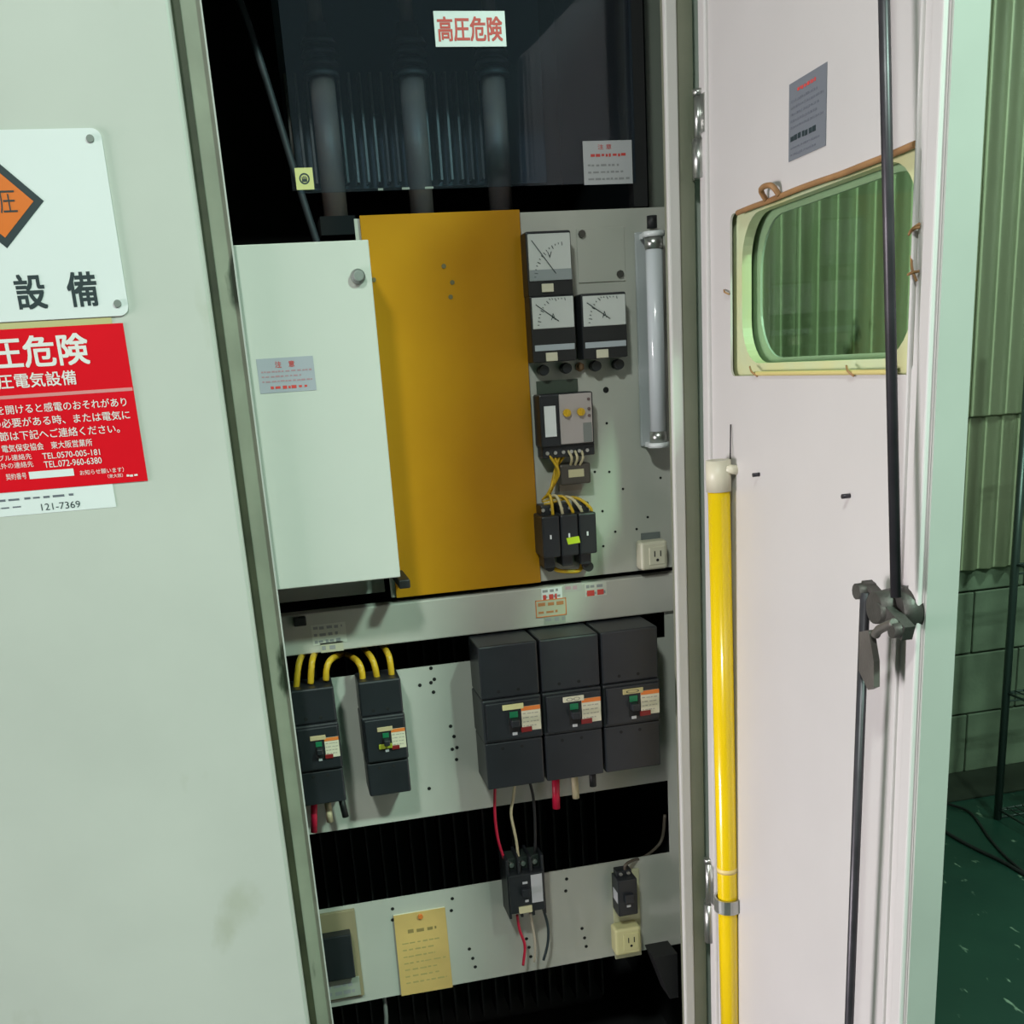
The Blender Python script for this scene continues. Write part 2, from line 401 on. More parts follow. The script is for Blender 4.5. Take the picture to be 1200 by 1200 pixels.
MB().box(at(758, 120, PY + .06)[0], XR - .04, PY + .06, PY + .063, zM1 - .05, CT - .05).build('filler_plate', mat('filler_shaded', (.16, .18, .15), .5), cab)  # plate colour darkened: the shadow it lies in is painted in
# bolt holes
def hole(px, py, Y=PY, r=.0032, parent=lp, m=M_HOLE, name='bolt_hole'):
    x, z = at(px, py, Y); return MB().cyl((x, Y - .0006, z), (x, Y + .001, z), r, n=10).build(name, m, parent)
for p in [(505, 783), (509, 796), (505, 800), (492, 803), (508, 811), (528, 851), (532, 863), (530, 878), (535.5, 876), (535, 890), (503, 924),
          (460, 1065), (460, 1078), (530, 1053), (529, 1067), (550, 1112), (554, 1123), (557, 1133), (617, 1100), (620, 1110), (622, 1121),
          (664, 1030), (663, 1044), (682, 1088), (685, 1099), (687, 1109)]: hole(*p)
for p in [(711, 496), (697, 553), (714, 553), (774, 560), (730, 573), (759, 606), (706, 599), (721, 623), (707, 640), (746, 620)]: hole(*p, r=.0022, parent=mp)
for p in [(710, 457)]: hole(*p, r=.005, parent=mp)

# ------------------------------------------------------------------ left door (shut)
ld_ = MB(); LE = FX(281, 1.572); ZT, ZB = CT - .13, CB + .02
ld_.box(XL + .01, LE, 1.572, 1.598, ZB, ZT, bev=.006, seg=3)
ldo = ld_.build('door', M_GREEN, cab); ldo['label'] = 'shut left door in pale green paint'
sx0, sx1 = LE - .004, FX(313.5)
MB().box(sx0, sx1, 1.596, 1.599, ZB + .01, ZT - .01).build('meeting_strip', M_STRIP, ldo)
MB().box(sx0 + .002, sx0 + .015, 1.592, 1.596, ZB + .01, ZT - .01).build('groove_strip', mat('groove_dark', (.055, .060, .030), .6, var=.5, scale=14), ldo)  # dark mottled strip in the groove beside the door face
MB().box(sx1 - .0022, sx1, 1.588, 1.596, ZB + .01, ZT - .01).build('strip_lip', M_POST, ldo)

# ------------------------------------------------------------------ right door (open)
DW = .636; DT = .036
ws = [dat(855, 252), dat(1078.6, 165), dat(1071, 440), dat(857, 440)]
w0, w1 = (ws[0][0] + ws[3][0]) / 2, (ws[1][0] + ws[2][0]) / 2
wz1, wz0 = (ws[0][1] + ws[1][1]) / 2, (ws[2][1] + ws[3][1]) / 2
dr = MB()
def outline(x0, x1, z0, z1, n):             # rectangle outline with as many points as rrect
    pts = []
    for (cx_, cz_) in ((x1, z1), (x0, z1), (x0, z0), (x1, z0)):
        pts += [(cx_, cz_)] * (n + 1)
    return pts
N = 8
def frame_plate(b, x0, x1, z0, z1, hx0, hx1, hz0, hz1, r, y0, y1):
    hol = rrect(hx0, hx1, hz0, hz1, r, N); q = []
    for i, (cx_, cz_) in enumerate(((x1, z1), (x0, z1), (x0, z0), (x1, z0))):
        for k in range(N + 1):
            t = k / N
            # spread the outer points on both sides of each corner so that no face degenerates
            if i == 0: p = (x1, z1 - (z1 - hz1) * (1 - 2 * t)) if t < .5 else (x1 - (x1 - hx1) * (2 * t - 1), z1)
            elif i == 1: p = (x0 + (hx0 - x0) * (1 - 2 * t), z1) if t < .5 else (x0, z1 - (z1 - hz1) * (2 * t - 1))
            elif i == 2: p = (x0, z0 + (hz0 - z0) * (1 - 2 * t)) if t < .5 else (x0 + (hx0 - x0) * (2 * t - 1), z0)
            else: p = (x1 - (x1 - hx1) * (1 - 2 * t), z0) if t < .5 else (x1, z0 + (hz0 - z0) * (2 * t - 1))
            q.append(p)
    b.ring(q, hol, y0, y1)
frame_plate(dr, .012, DW - .001, ZB + .002, ZT - .002, w0, w1, wz0, wz1, .012, 0.0, .003)
rd = dr.build('door', M_PINK, cab, MD); rd['label'] = 'open right door seen from its pinkish inner side'
ex = MB(); frame_plate(ex, .0, DW, ZB, ZT, w0 + .028, w1 - .03, wz0 + .022, wz1 - .012, .07, DT - .003, DT)
ex.box(DW, DW + .003, .0005, DT, ZB, ZT).box(0, .003, 0.003, DT, ZB, ZT).box(0, DW, .003, DT - .003, ZB, ZB + .003).box(0, DW, .003, DT - .003, ZT - .003, ZT)
ex.build('outer_skin', M_EDGE, rd, MD)
gk = MB(); frame_plate(gk, w0 - .02, w1 + .02, wz0 - .02, wz1 + .02, w0 + .018, w1 - .02, wz0 + .016, wz1 - .006, .06, .010, .024)
gk.build('window_gasket', M_GASK, rd, MD)
MB().box(w0 - .005, w1 + .005, .026, .030, wz0 - .005, wz1 + .005).build('window_pane', M_GLASS, rd, MD)
sb = MB()
rnd = random.Random(4)
sb.tube([(w0 + .03 + (w1 - w0 - .04) * k / 9, -.001, wz1 - .001 - .002 * rnd.random()) for k in range(10)], .0035, n=8)
sb.tube([(w0 + .13, -.003, wz1), (w0 + .135, -.012, wz1 + .012), (w0 + .165, -.012, wz1 + .012), (w0 + .17, -.003, wz1)], .0035, n=8)
sb.build('sealant_bead', M_SEAL, rd, MD)
s2 = MB(); s2.tube([(w0 + .09 + (w1 - w0 - .13) * k / 5, -.001, wz0 + .003) for k in range(6)], .003, n=8)
s2.build('sealant_bead', mat('sealant_yellow', (.62, .52, .20), .6), rd, MD)
for (a, b_, c, d) in [(1076, 262, 1063, 275), (1076, 266, 1066, 272), (1066, 300, 1072, 330), (853, 345, 847, 340), (877, 430, 886, 441), (990, 429, 999, 441), (1075, 318, 1062, 322)]:
    p, q = dat(a, b_, .004), dat(c, d, .004)
    MB().tube([(p[0], -.002, p[1]), ((p[0] + q[0]) / 2 + .003, -.006, (p[1] + q[1]) / 2), (q[0], -.002, q[1])], .0014, n=6).build('sealant_strand', M_SEAL, rd, MD)
# folded stiffener along the free edge and at the hinge edge
f0, f1 = dat(1079, 100)[0], dat(1096, 100)[0]
MB().box(f0, f0 + .004, -.004, .002, ZB + .004, ZT - .004, bev=.0015).build('stiffener', M_PINK, rd, MD)
MB().box(f1, DW - .002, -.007, .002, ZB + .004, ZT - .004, bev=.002).build('stiffener', M_PINK, rd, MD)
MB().box(.004, .030, -.006, .004, ZB + .004, ZT - .004, bev=.003).build('stiffener', M_PINK, rd, MD)
# hinges
def hinge(ptop, pbot):
    x = HX - .008; y = 1.592
    za, zb = at(*ptop, y)[1], at(*pbot, y)[1]; zm = za + (zb - za) * .52
    h = MB(); h.cyl((x, y, zm), (x, y, za), .0065).cyl((x, y, zb), (x, y, zm), .0095).cyl((x, y, za), (x, y, za + .008), .0085)
    h.box(x - .003, x + .003, y, y + .030, zb, zm).box(x, x + .012, y - .02, y, zm + .006, za)
    h.build('hinge', M_STEEL, rd)
hinge((822, 112), (822, 209)); hinge((833, 1010), (836, 1102))
# locking gear: two rods, crank, handle blade
MBR = .034
def dp(px, py, b): s, z = dat(px, py, b); return (s, -b, z)
top = dp(1036, 0, MBR); mid = dp(1050, 700, MBR)
k = (ZT - .03 - mid[2]) / (top[2] - mid[2]); top = (mid[0] + (top[0] - mid[0]) * k, -MBR, ZT - .03)
MB().cyl(mid, top, .0055, n=14).build('lock_rod', M_ROD, rd, MD)
lo1 = dp(1014, 694, MBR); lo2 = dp(995, 1200, MBR); k = (ZB + .03 - lo1[2]) / (lo2[2] - lo1[2])
lo2 = (lo1[0] + (lo2[0] - lo1[0]) * k, -MBR, ZB + .03)
MB().cyl(lo1, lo2, .0055, n=14).build('lock_rod', M_ROD, rd, MD)
cs, cz = dat(1050, 715, .015)
cr = MB(); cr.cyl((cs + .004, -.0, cz), (cs + .004, -.020, cz), .026, r2=.022, n=28).cyl((cs, -.010, cz), (cs, -.038, cz), .011, n=16)
a = dp(1014, 692, .030); b_ = dp(1056, 738, .030)
def bar(p, q, wd, y0, y1, bm):
    d = Vector((q[0] - p[0], q[2] - p[2])).normalized(); n_ = Vector((-d.y, d.x)) * wd / 2; e = d * wd / 2
    bm.prism([(p[0] - e.x + n_.x, p[2] - e.y + n_.y), (q[0] + e.x + n_.x, q[2] + e.y + n_.y), (q[0] + e.x - n_.x, q[2] + e.y - n_.y), (p[0] - e.x - n_.x, p[2] - e.y - n_.y)], y0, y1)
bar(a, b_, .016, -.032, -.020, cr)
cr.cyl((a[0], -.041, a[2]), (a[0], -.020, a[2]), .009, n=12).cyl((b_[0], -.041, b_[2]), (b_[0], -.020, b_[2]), .008, n=12)
q1 = dp(1030, 712, .03); cr.cyl((q1[0], -.036, q1[2]), (q1[0], -.004, q1[2]), .017, r2=.021, n=20)
cr.build('lock_crank', M_IRON, rd, MD)
hb = MB(); pts = [dp(1011, 740, .04), dp(1022, 738, .04), dp(1028, 775, .04), dp(1028, 805, .04), dp(1021, 808, .04), dp(1010, 785, .04)]
hb.prism([(p[0], p[2]) for p in pts], -.044, -.037)
h1, h2 = dp(1026, 740, .04), dp(1046, 730, .04); hb.tube([(h1[0], -.040, h1[2] - .004), (h1[0] + .008, -.040, h1[2] + .004), (h2[0], -.038, h2[2])], .005, n=8)
hb.build('lock_handle', mat('worn_steel', (.16, .145, .13), .45, metal=.4, var=.3, scale=25, bump=.2), rd, MD)
for p in [(890, 556), (996, 581)]:
    q = dp(*p, .0); MB().cyl((q[0], -.010, q[2]), (q[0], .001, q[2]), .0028, n=8).build('stud', M_ROD, rd, MD)
# inspection sticker on the door's inside
r0, r1 = dat(926, 86), dat(968, 182)
st = tag(MB().box(r0[0], r1[0], -.0012, -.0002, r1[1] + .01, r0[1] - .012).build('inspection_sticker', M_LABEL, None, MD), 'blue grey sticker with a red heading inside the open door above its window', 'sticker')
rr = (r0[0], r1[0], r1[1] + .01, r0[1] - .012); hh = rr[3] - rr[2]
print_rows((rr[0] + .02, rr[1] - .02, rr[3] - hh * .17, rr[3] - hh * .08), 1, 3, -.0013, M_REDINK, st, MD)
print_rows((rr[0], rr[1], rr[2] + hh * .38, rr[3] - hh * .2), 5, 5, -.0013, mat('faint_ink', (.14, .15, .18), .5), st, MD, fill=.4)
print_rows((rr[0], rr[1], rr[2] + hh * .22, rr[2] + hh * .34), 1, 6, -.0013, M_INK, st, MD, fill=.7)
print_rows((rr[0], rr[1], rr[2] + hh * .03, rr[2] + hh * .2), 2, 7, -.0013, mat('faint_ink', (), .5), st, MD, fill=.35)

# ------------------------------------------------------------------ yellow operating stick
SY = 1.49
s_top = at(842, 556, SY); s_bot = at(856, 1200, SY); k = (0.012 - s_top[1]) / (s_bot[1] - s_top[1])
xb = s_top[0] + (s_bot[0] - s_top[0]) * k
stk = thing('operating_stick', 'long yellow insulated operating stick standing beside the open door', 'stick', (xb, SY, 0.0))
def onst(z): t = (z - s_top[1]) / (0.012 - s_top[1]); return s_top[0] + (xb - s_top[0]) * t
zc = at(843, 574, SY)[1]
MB().cyl((onst(.012), SY, 0.012), (onst(zc), SY, zc), .0165, n=28).build('shaft', M_YELSTICK, stk)
MB().cyl((xb, SY, 0.0), (xb, SY, .03), .019, n=24).build('foot_cap', M_RUB, stk)
zt = at(842, 539, SY)[1]
cp = MB(); cp.cyl((onst(zc), SY, zc - .002), (onst(zt), SY, zt), .0185, n=24); cp.build('head_cap', M_CREAM2, stk)
hk = MB(); hk.cyl((onst(zt) + .006, SY - .012, zt - .012), (onst(zt) + .026, SY - .016, zt - .016), .007, n=12).cyl((onst(zt) + .026, SY - .016, zt - .016), (onst(zt) + .030, SY - .017, zt - .017), .0045, n=8)
hk.build('head_bolt', M_CREAM2, stk)
hw = MB(); za = at(860, 497, SY)[1]; hw.cyl((onst(zt) + .017, SY - .004, zt - .012), (onst(zt) + .020, SY, za), .0011, n=6); hw.build('hook_wire', M_ROD, stk)
zbnd = at(852, 1018, SY)[1]; MB().cyl((onst(zbnd), SY, zbnd - .004), (onst(zbnd), SY, zbnd + .004), .0168, n=28).build('mark_band', mat('pale_band', (.80, .62, .25), .4), stk)
zr = at(852, 1058, SY)[1]; xr = onst(zr)
cl = MB()
def ringpts(r): return [(r * math.cos(2 * math.pi * k / 28), r * math.sin(2 * math.pi * k / 28)) for k in range(28)]
def ring_z(bm, cx_, cy_, z0, z1, ro, ri):
    b = bmesh.new(); L = [[b.verts.new((cx_ + x, cy_ + y, z)) for x, y in ringpts(r)] for z in (z0, z1) for r in (ro, ri)]
    n = 28
    for i in range(n):
        j = (i + 1) % n
        for q in ((L[0][i], L[0][j], L[2][j], L[2][i]), (L[1][i], L[3][i], L[3][j], L[1][j]), (L[2][i], L[2][j], L[3][j], L[3][i]), (L[0][i], L[1][i], L[1][j], L[0][j])):
            f = b.faces.new(q)
    bmesh.ops.recalc_face_normals(b, faces=b.faces); bm._merge(b)
ring_z(cl, xr, SY, zr - .012, zr + .012, .0225, .0190)
cl.box(xr + .018, HX - .006, SY - .006, SY + .006, zr - .010, zr + .010)
cl.build('stick_clip', M_STEEL, rd)

# ------------------------------------------------------------------ signs on the left door
DY = 1.572
def plate(name, label, cat, rc, y, t, m, r=0.0, group=None):
    b = MB()
    if r: b.prism(rrect(*rc, r), y - t, y - .0002)
    else: b.box(rc[0], rc[1], y - t, y - .0002, rc[2], rc[3])
    return tag(b.build(name, m), label, cat, group)
sg = rect_at(-140, 153, 152, 370, DY)
sz1 = (at(0, 152, DY)[1] + at(110, 151, DY)[1]) / 2; sz0 = (at(0, 377, DY)[1] + at(140, 371, DY)[1]) / 2
sx0_, sx1_ = at(-132, 260, DY)[0], (at(120, 165, DY)[0] + at(150, 355, DY)[0]) / 2
sgo = plate('warning_sign', 'white enamel sign with an orange diamond screwed to the shut door', 'sign', (sx0_, sx1_, sz0, sz1), DY, .003, M_WHITE, .012)
dx, dz = at(52, 236, DY); ccx = (sx0_ + sx1_) / 2 - .001; hw_ = dx - ccx
MB().prism([(ccx - hw_, dz), (ccx, dz + hw_), (ccx + hw_, dz), (ccx, dz - hw_)], DY - .0034, DY - .003).build('diamond_border', M_INK, sgo)
hi = hw_ * .77
MB().prism([(ccx - hi, dz), (ccx, dz + hi), (ccx + hi, dz), (ccx, dz - hi)], DY - .0037, DY - .003).build('diamond', M_ORANGE, sgo)
t0, t1 = at(0, 222, DY), at(22, 250, DY)
lettering('高圧', (2 * ccx - t1[0], t1[0], t1[1], t0[1]), DY - .0038, M_INK, sgo)
t0, t1 = at(15, 324, DY), at(116, 357, DY); cwid = t1[0] - t0[0]; pit = at(97, 340, DY)[0] - at(36, 340, DY)[0]
cw = cwid - pit
for i, ch in enumerate('受電設備'):
    c = at(97, 340, DY)[0] - pit * (3 - i); lettering(ch, (c - cw / 2, c + cw / 2, t1[1] - .001, t0[1] + .001), DY - .0032, M_INK, sgo, bold=.02)
for p in [(106, 163), (138, 356)]:
    x, z = at(*p, DY); MB().cyl((x, DY - .0055, z), (x, DY - .001, z), .0045, r2=.0055, n=14).build('screw', M_KNOB, sgo)
for zz, p in ((1, (106, 163)), (0, (138, 356))):
    x, z = at(*p, DY); x = 2 * ccx - x; MB().cyl((x, DY - .0055, z), (x, DY - .001, z), .0045, r2=.0055, n=14).build('screw', M_KNOB, sgo)
# old yellowed edge of a sticker between the two signs
x1y = at(132, 381, DY)[0]
# white sticker below, red sticker over it
rz0 = (at(0, 606, DY)[1] + at(135, 594, DY)[1]) / 2
wx1 = at(134, 580, DY)[0]
rdx1 = (at(145, 380, DY)[0] + at(173, 565, DY)[0]) / 2; rdx0 = at(-150, 470, DY)[0]
rdz1 = (at(0, 386, DY)[1] + at(145, 379, DY)[1]) / 2; rdz0 = (at(0, 577, DY)[1] + at(172, 564, DY)[1]) / 2
ws_ = plate('contact_sticker', 'white sticker with a handwritten number showing below the red one', 'sticker', (rdx0 + .01, wx1, rz0, rdz0 + .03), DY, .0006, M_WHITE)
rs = plate('danger_sticker', 'red danger sticker with white Japanese lettering on the shut door', 'sticker', (rdx0, rdx1, rdz0, rdz1), DY, .0014, M_RED)
Yt = DY - .00145
ye = tag(MB().box(rdx0, x1y, DY - .0009, DY - .0002, rdz1 - .002, sz0 - .001).build('faded_sticker', mat('faded_yellow', (.52, .47, .22), .6)), 'faded yellow sticker strip between white sign and red sticker', 'sticker')
def trow(txt, px0_, px1_, top, bot, m=M_WINK, bold=.0, parent=rs, Y=Yt):
    """a row of print from px0_ to px1_, its height read at its right end; it runs on to the left"""
    a1, a2 = at(px1_, top, Y), at(px1_, bot, Y); a0 = at(px0_, bot + 3, Y)
    lettering(txt, (a0[0], (a1[0] + a2[0]) / 2, a2[1], a1[1]), Y, m, parent, bold=bold)
trow('高圧危険', -48, 103, 390, 426, bold=.02)
trow('高圧電気設備', -20, 89, 433.5, 450.5, bold=.012)
MB().box(rdx0 + .006, rdx1 - .001, Yt - .0003, Yt, at(78, 463, Yt)[1], at(78, 459, Yt)[1]).build('rule_line', mat('pink_ink', (.70, .25, .25), .5), rs)
trow('この扉を開けると感電のおそれがあり', -39, 148, 465.5, 476, bold=.006)
trow('ます。修理の必要がある時、または電気に', -70, 152, 480.5, 491, bold=.006)
trow('関するご相談の節は下記へご連絡ください。', -84, 140, 496.5, 507, bold=.006)
trow('電気保安協会　東大阪営業所', 2, 108, 514, 522.5, bold=.006)
trow('トラブル連絡先', -16, 37, 531, 538)
trow('TEL.0570-005-181', 50, 117, 526, 533, bold=.006)
trow('上記以外の連絡先', -22, 39, 540, 547)
trow('TEL.072-960-6380', 52, 119, 535.5, 543, bold=.006)
trow('契約番号', 8, 31, 553.5, 561)
MB().box(at(34, 556, Yt)[0], at(87, 556, Yt)[0], Yt - .0003, Yt, at(60, 559.5, Yt)[1], at(60, 551, Yt)[1]).build('number_field', M_WHITE, rs)
trow('お知らせ願います）', 94, 145, 547, 553)
trow('（東大阪）', 127, 144, 554.5, 559); print_rows(rect_at(147, 555, 164, 559, Yt), 1, 9, Yt, M_WINK, rs)
Yw = DY - .00065
print_rows(rect_at(-120, 575, 128, 583, Yw), 2, 11, Yw, mat('faint_ink', (), .5), ws_, fill=.22)
trow('121-7369', 49, 94, 586.5, 594.5, m=M_INK, parent=ws_, Y=Yw)
print_rows(rect_at(-60, 596, 44, 597, Yw), 1, 12, Yw, mat('faint_ink', (), .5), ws_, fill=.22)

# ------------------------------------------------------------------ upper acrylic pane
QY = 1.735
qx0, qx1 = at(338, 110, QY)[0], at(742, 110, QY)[0]; qz0 = edge_z((367, 222), (742, 217), QY); qz1 = CT - .09
pn = thing('barrier_pane', 'dark clear acrylic barrier pane in a black frame over the high voltage gear', 'panel', ((qx0 + qx1) / 2, QY, qz0))
MB().box(qx0, qx1, QY, QY + .004, qz0, qz1).build('acrylic_sheet', M_PANE, pn)
fr = MB(); xf = at(757, 110, QY)[0]
fr.box(qx1 - .002, xf, QY + .005, QY + .03, qz0 - .035, qz1 + .01).box(qx0 + .03, xf, QY + .005, QY + .03, qz1 - .02, qz1 + .01)
fr.build('frame', M_RUB, pn)
for pa, pb_ in ((443, 449), (471, 480), (498, 508)):
    MB().box(at(pa, 222, QY)[0], at(pb_, 222, QY)[0], QY - .0012, QY - .0002, qz0, qz0 + .003).build('tape_scrap', M_KNOB, pn)
r_ = rect_at(507.5, 13, 593.5, 54.5, QY)
hs = plate('danger_label', 'white label reading high voltage danger in red on the dark pane', 'sticker', r_, QY, .0006, M_WHITE)
a0, a1 = at(512, 20, QY), at(589, 48, QY); lettering('高圧危険', (a0[0], a1[0], a1[1], a0[1]), QY - .0007, M_REDINK, hs, bold=.02)
r_ = rect_at(682.5, 165.5, 741.5, 215, QY)
cs_ = plate('caution_label', 'grey white caution label at the lower corner of the dark pane', 'sticker', r_, QY, .0006, M_PAPER)
hh = r_[3] - r_[2]; ww = r_[1] - r_[0]
lettering('注 意', (r_[0] + ww * .3, r_[1] - ww * .42, r_[3] - hh * .2, r_[3] - hh * .08), QY - .0007, M_REDINK, cs_)
print_rows((r_[0] + ww * .1, r_[1] - ww * .02, r_[3] - hh * .4, r_[3] - hh * .26), 1, 21, QY - .0006, M_REDINK, cs_)
print_rows((r_[0] + ww * .03, r_[1], r_[2] + hh * .05, r_[3] - hh * .48), 3, 22, QY - .0006, mat('grey_ink', (.30, .30, .31), .5), cs_, fill=.35)
r_ = rect_at(345, 197, 368.5, 222, QY)
ys = plate('touch_label', 'small pale yellow square label with a dark round mark on the pane', 'sticker', r_, QY, .0006, M_SEALYEL)
cx_, cz_ = (r_[0] + r_[1]) / 2, (r_[2] + r_[3]) / 2; R_ = (r_[1] - r_[0]) * .3
mk = MB(); n = 24
mk.ring([(cx_ + R_ * math.cos(2 * math.pi * k / n), cz_ + R_ * math.sin(2 * math.pi * k / n)) for k in range(n)], [(cx_ + R_ * .72 * math.cos(2 * math.pi * k / n), cz_ + R_ * .72 * math.sin(2 * math.pi * k / n)) for k in range(n)], QY - .0010, QY - .0006)
for k in range(4): mk.box(cx_ - R_ * .5 + R_ * .27 * k, cx_ - R_ * .5 + R_ * .27 * k + R_ * .17, QY - .0010, QY - .0006, cz_ - R_ * .1, cz_ + R_ * (.45 if k in (1, 2) else .3))
mk.box(cx_ - R_ * .5, cx_ + R_ * .48, QY - .0010, QY - .0006, cz_ - R_ * .55, cz_ - R_ * .05)
mk.build('mark', M_INK, ys)

# high voltage gear behind the pane: three fuses, fin bank
GY = 2.02
for i, pxs in enumerate((381, 485, 580)):
    x = at(pxs, 130, GY)[0]; z0, z1 = at(pxs, 212, GY)[1], at(pxs - 6, 52, GY)[1]
    ft = thing('power_fuse', ('brown high voltage fuse tube behind the pane, %s') % ('behind the small yellow label', 'between the other two fuses', 'below the danger label')[i], 'fuse', (x, GY, z0), 'high voltage fuses')
    MB().cyl((x, GY, z0 - .06), (x, GY, z1 - .05), .021, n=20).build('fuse_tube', M_BROWN, ft)
    c = MB()
    for k in range(4): c.cyl((x, GY, z1 - .05 + k * .016), (x, GY, z1 - .05 + k * .016 + .010), .031, r2=.026, n=24)
    c.cyl((x, GY, z1 - .05), (x, GY, z1 + .03), .018, n=18); c.build('insulator', M_PORC, ft)
    MB().cyl((x, GY, z1 + .03), (x, GY, z1 + .30), .012, n=14).build('connector', M_BROWN, ft)
    MB().box(x - .03, x + .03, GY - .03, GY + .06, z0 - .09, z0 - .06).build('fuse_base', M_HOLE, ft)
fb = thing('switch_barrier', 'ribbed dark barrier bank standing behind the high voltage fuses', 'barrier', (0.2, 2.12, 1.9))
zz0, zz1 = at(450, 215, 2.12)[1], at(450, 88, 2.12)[1]
MB().box(at(335, 150, 2.12)[0], at(640, 150, 2.12)[0], 2.135, 2.14, zz0 - .005, zz1 + .4).build('back_plate', M_BACK, fb)
for k in range(21):
    x = at(338 + 12.3 * k, 150, 2.12)[0]; MB().box(x, x + .004, 2.10, 2.134, zz0, zz1).build('rib', mat('rib_grey', (.20, .18, .17), .4), fb)
# thin cable hanging in the dark gap
a0, a1 = at(288, 20, 1.95), at(372, 285, 1.95); ab = at(420, 400, 1.95)
tag(MB().tube([(a0[0] - .05, 1.95, a0[1] + .14), (a0[0], 1.95, a0[1]), (a1[0], 1.95, a1[1]), (ab[0], 1.97, ab[1])], .006, n=10).build('hanging_cable', mat('cable_grey', (.045, .05, .055), .5)), 'grey cable slanting down through the black gap beside the pane', 'cable')

# transformer seen through the slots
TY = 2.0
tr = thing('transformer', 'dark finned transformer standing inside behind the breaker plates', 'transformer', (.2, 2.2, .14))
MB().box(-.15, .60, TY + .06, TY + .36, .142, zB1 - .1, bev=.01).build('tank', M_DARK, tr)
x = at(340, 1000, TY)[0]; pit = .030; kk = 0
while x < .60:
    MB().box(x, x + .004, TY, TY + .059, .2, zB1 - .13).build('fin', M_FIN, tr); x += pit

# ------------------------------------------------------------------ white cover box and ochre board
BY = 1.604
bx0, bx1 = at(262, 290, BY)[0] - .02, (at(431, 281, BY)[0] + at(470, 676, BY)[0]) / 2
bz1, bz0 = edge_z((274, 287), (431, 281), BY), edge_z((330, 691), (470, 676), BY)
cv = thing('terminal_cover', 'blank pale cover box with one round knob in front of the ochre sheet', 'cover', (bx0, BY, bz0))
MB().box(bx0, bx1, BY, BY + .004, bz0, bz1, bev=.0015).box(bx0, bx0 + .004, BY + .003, PY + .05, bz0, bz1).box(bx1 - .005, bx1 - .001, BY + .003, PY - .007, bz0 + .002, bz1 - .001).box(bx0, bx1 - .001, BY + .003, PY - .007, bz1 - .006, bz1 - .002).build('cover_shell', M_WBOX, cv)
x, z = at(419.5, 324, BY)
MB().cyl((x, BY, z), (x, BY - .010, z), .0105, r2=.009, n=24).cyl((x, BY - .010, z), (x, BY - .012, z), .009, r2=.006, n=24).build('knob', M_KNOB, cv)
x, z = at(476, 686, BY + .03); MB().box(x - .010, x + .008, BY + .04, PY - .006, z - .007, z + .007, bev=.002).build('rubber_block', M_RUB, cv)
r_ = rect_at(300, 421, 371, 457, BY)
cl_ = plate('caution_label', 'grey caution label with red print on the blank cover box', 'sticker', r_, BY, .0006, mat('label_lilac', (.38, .39, .44), .45))
hh = r_[3] - r_[2]; ww = r_[1] - r_[0]
lettering('注　意', (r_[0] + ww * .32, r_[1] - ww * .34, r_[3] - hh * .28, r_[3] - hh * .1), BY - .0007, M_REDINK, cl_, bold=.01)
print_rows((r_[0], r_[1], r_[2] + hh * .26, r_[3] - hh * .32), 3, 31, BY - .0006, mat('pale_red_ink', (.42, .24, .27), .5), cl_, fill=.4)
print_rows((r_[0] + ww * .15, r_[1] - ww * .1, r_[2] + hh * .05, r_[2] + hh * .24), 1, 32, BY - .0006, M_REDINK, cl_, fill=.5)

OY = PY - .006
ox0, ox1 = at(421, 252, OY)[0], (at(606, 249, OY)[0] + at(637, 683, OY)[0]) / 2
oz1, oz0 = edge_z((421, 251), (606, 247), OY), edge_z((475, 699), (637, 683), OY)
ob = tag(MB().box(ox0, ox1, OY, OY + .0045, oz0, oz1, bev=.001).build('insulating_sheet', M_OCHRE), 'glossy ochre insulating sheet covering the middle of the meter plate', 'panel')
for p in [(520, 312), (530, 331), (438, 328), (528, 348)]:
    x, z = at(*p, OY); MB().cyl((x, OY - .0015, z), (x, OY + .001, z), .0035, n=10).build('screw', mat('bronze_screw', (.14, .12, .05), .5), ob)

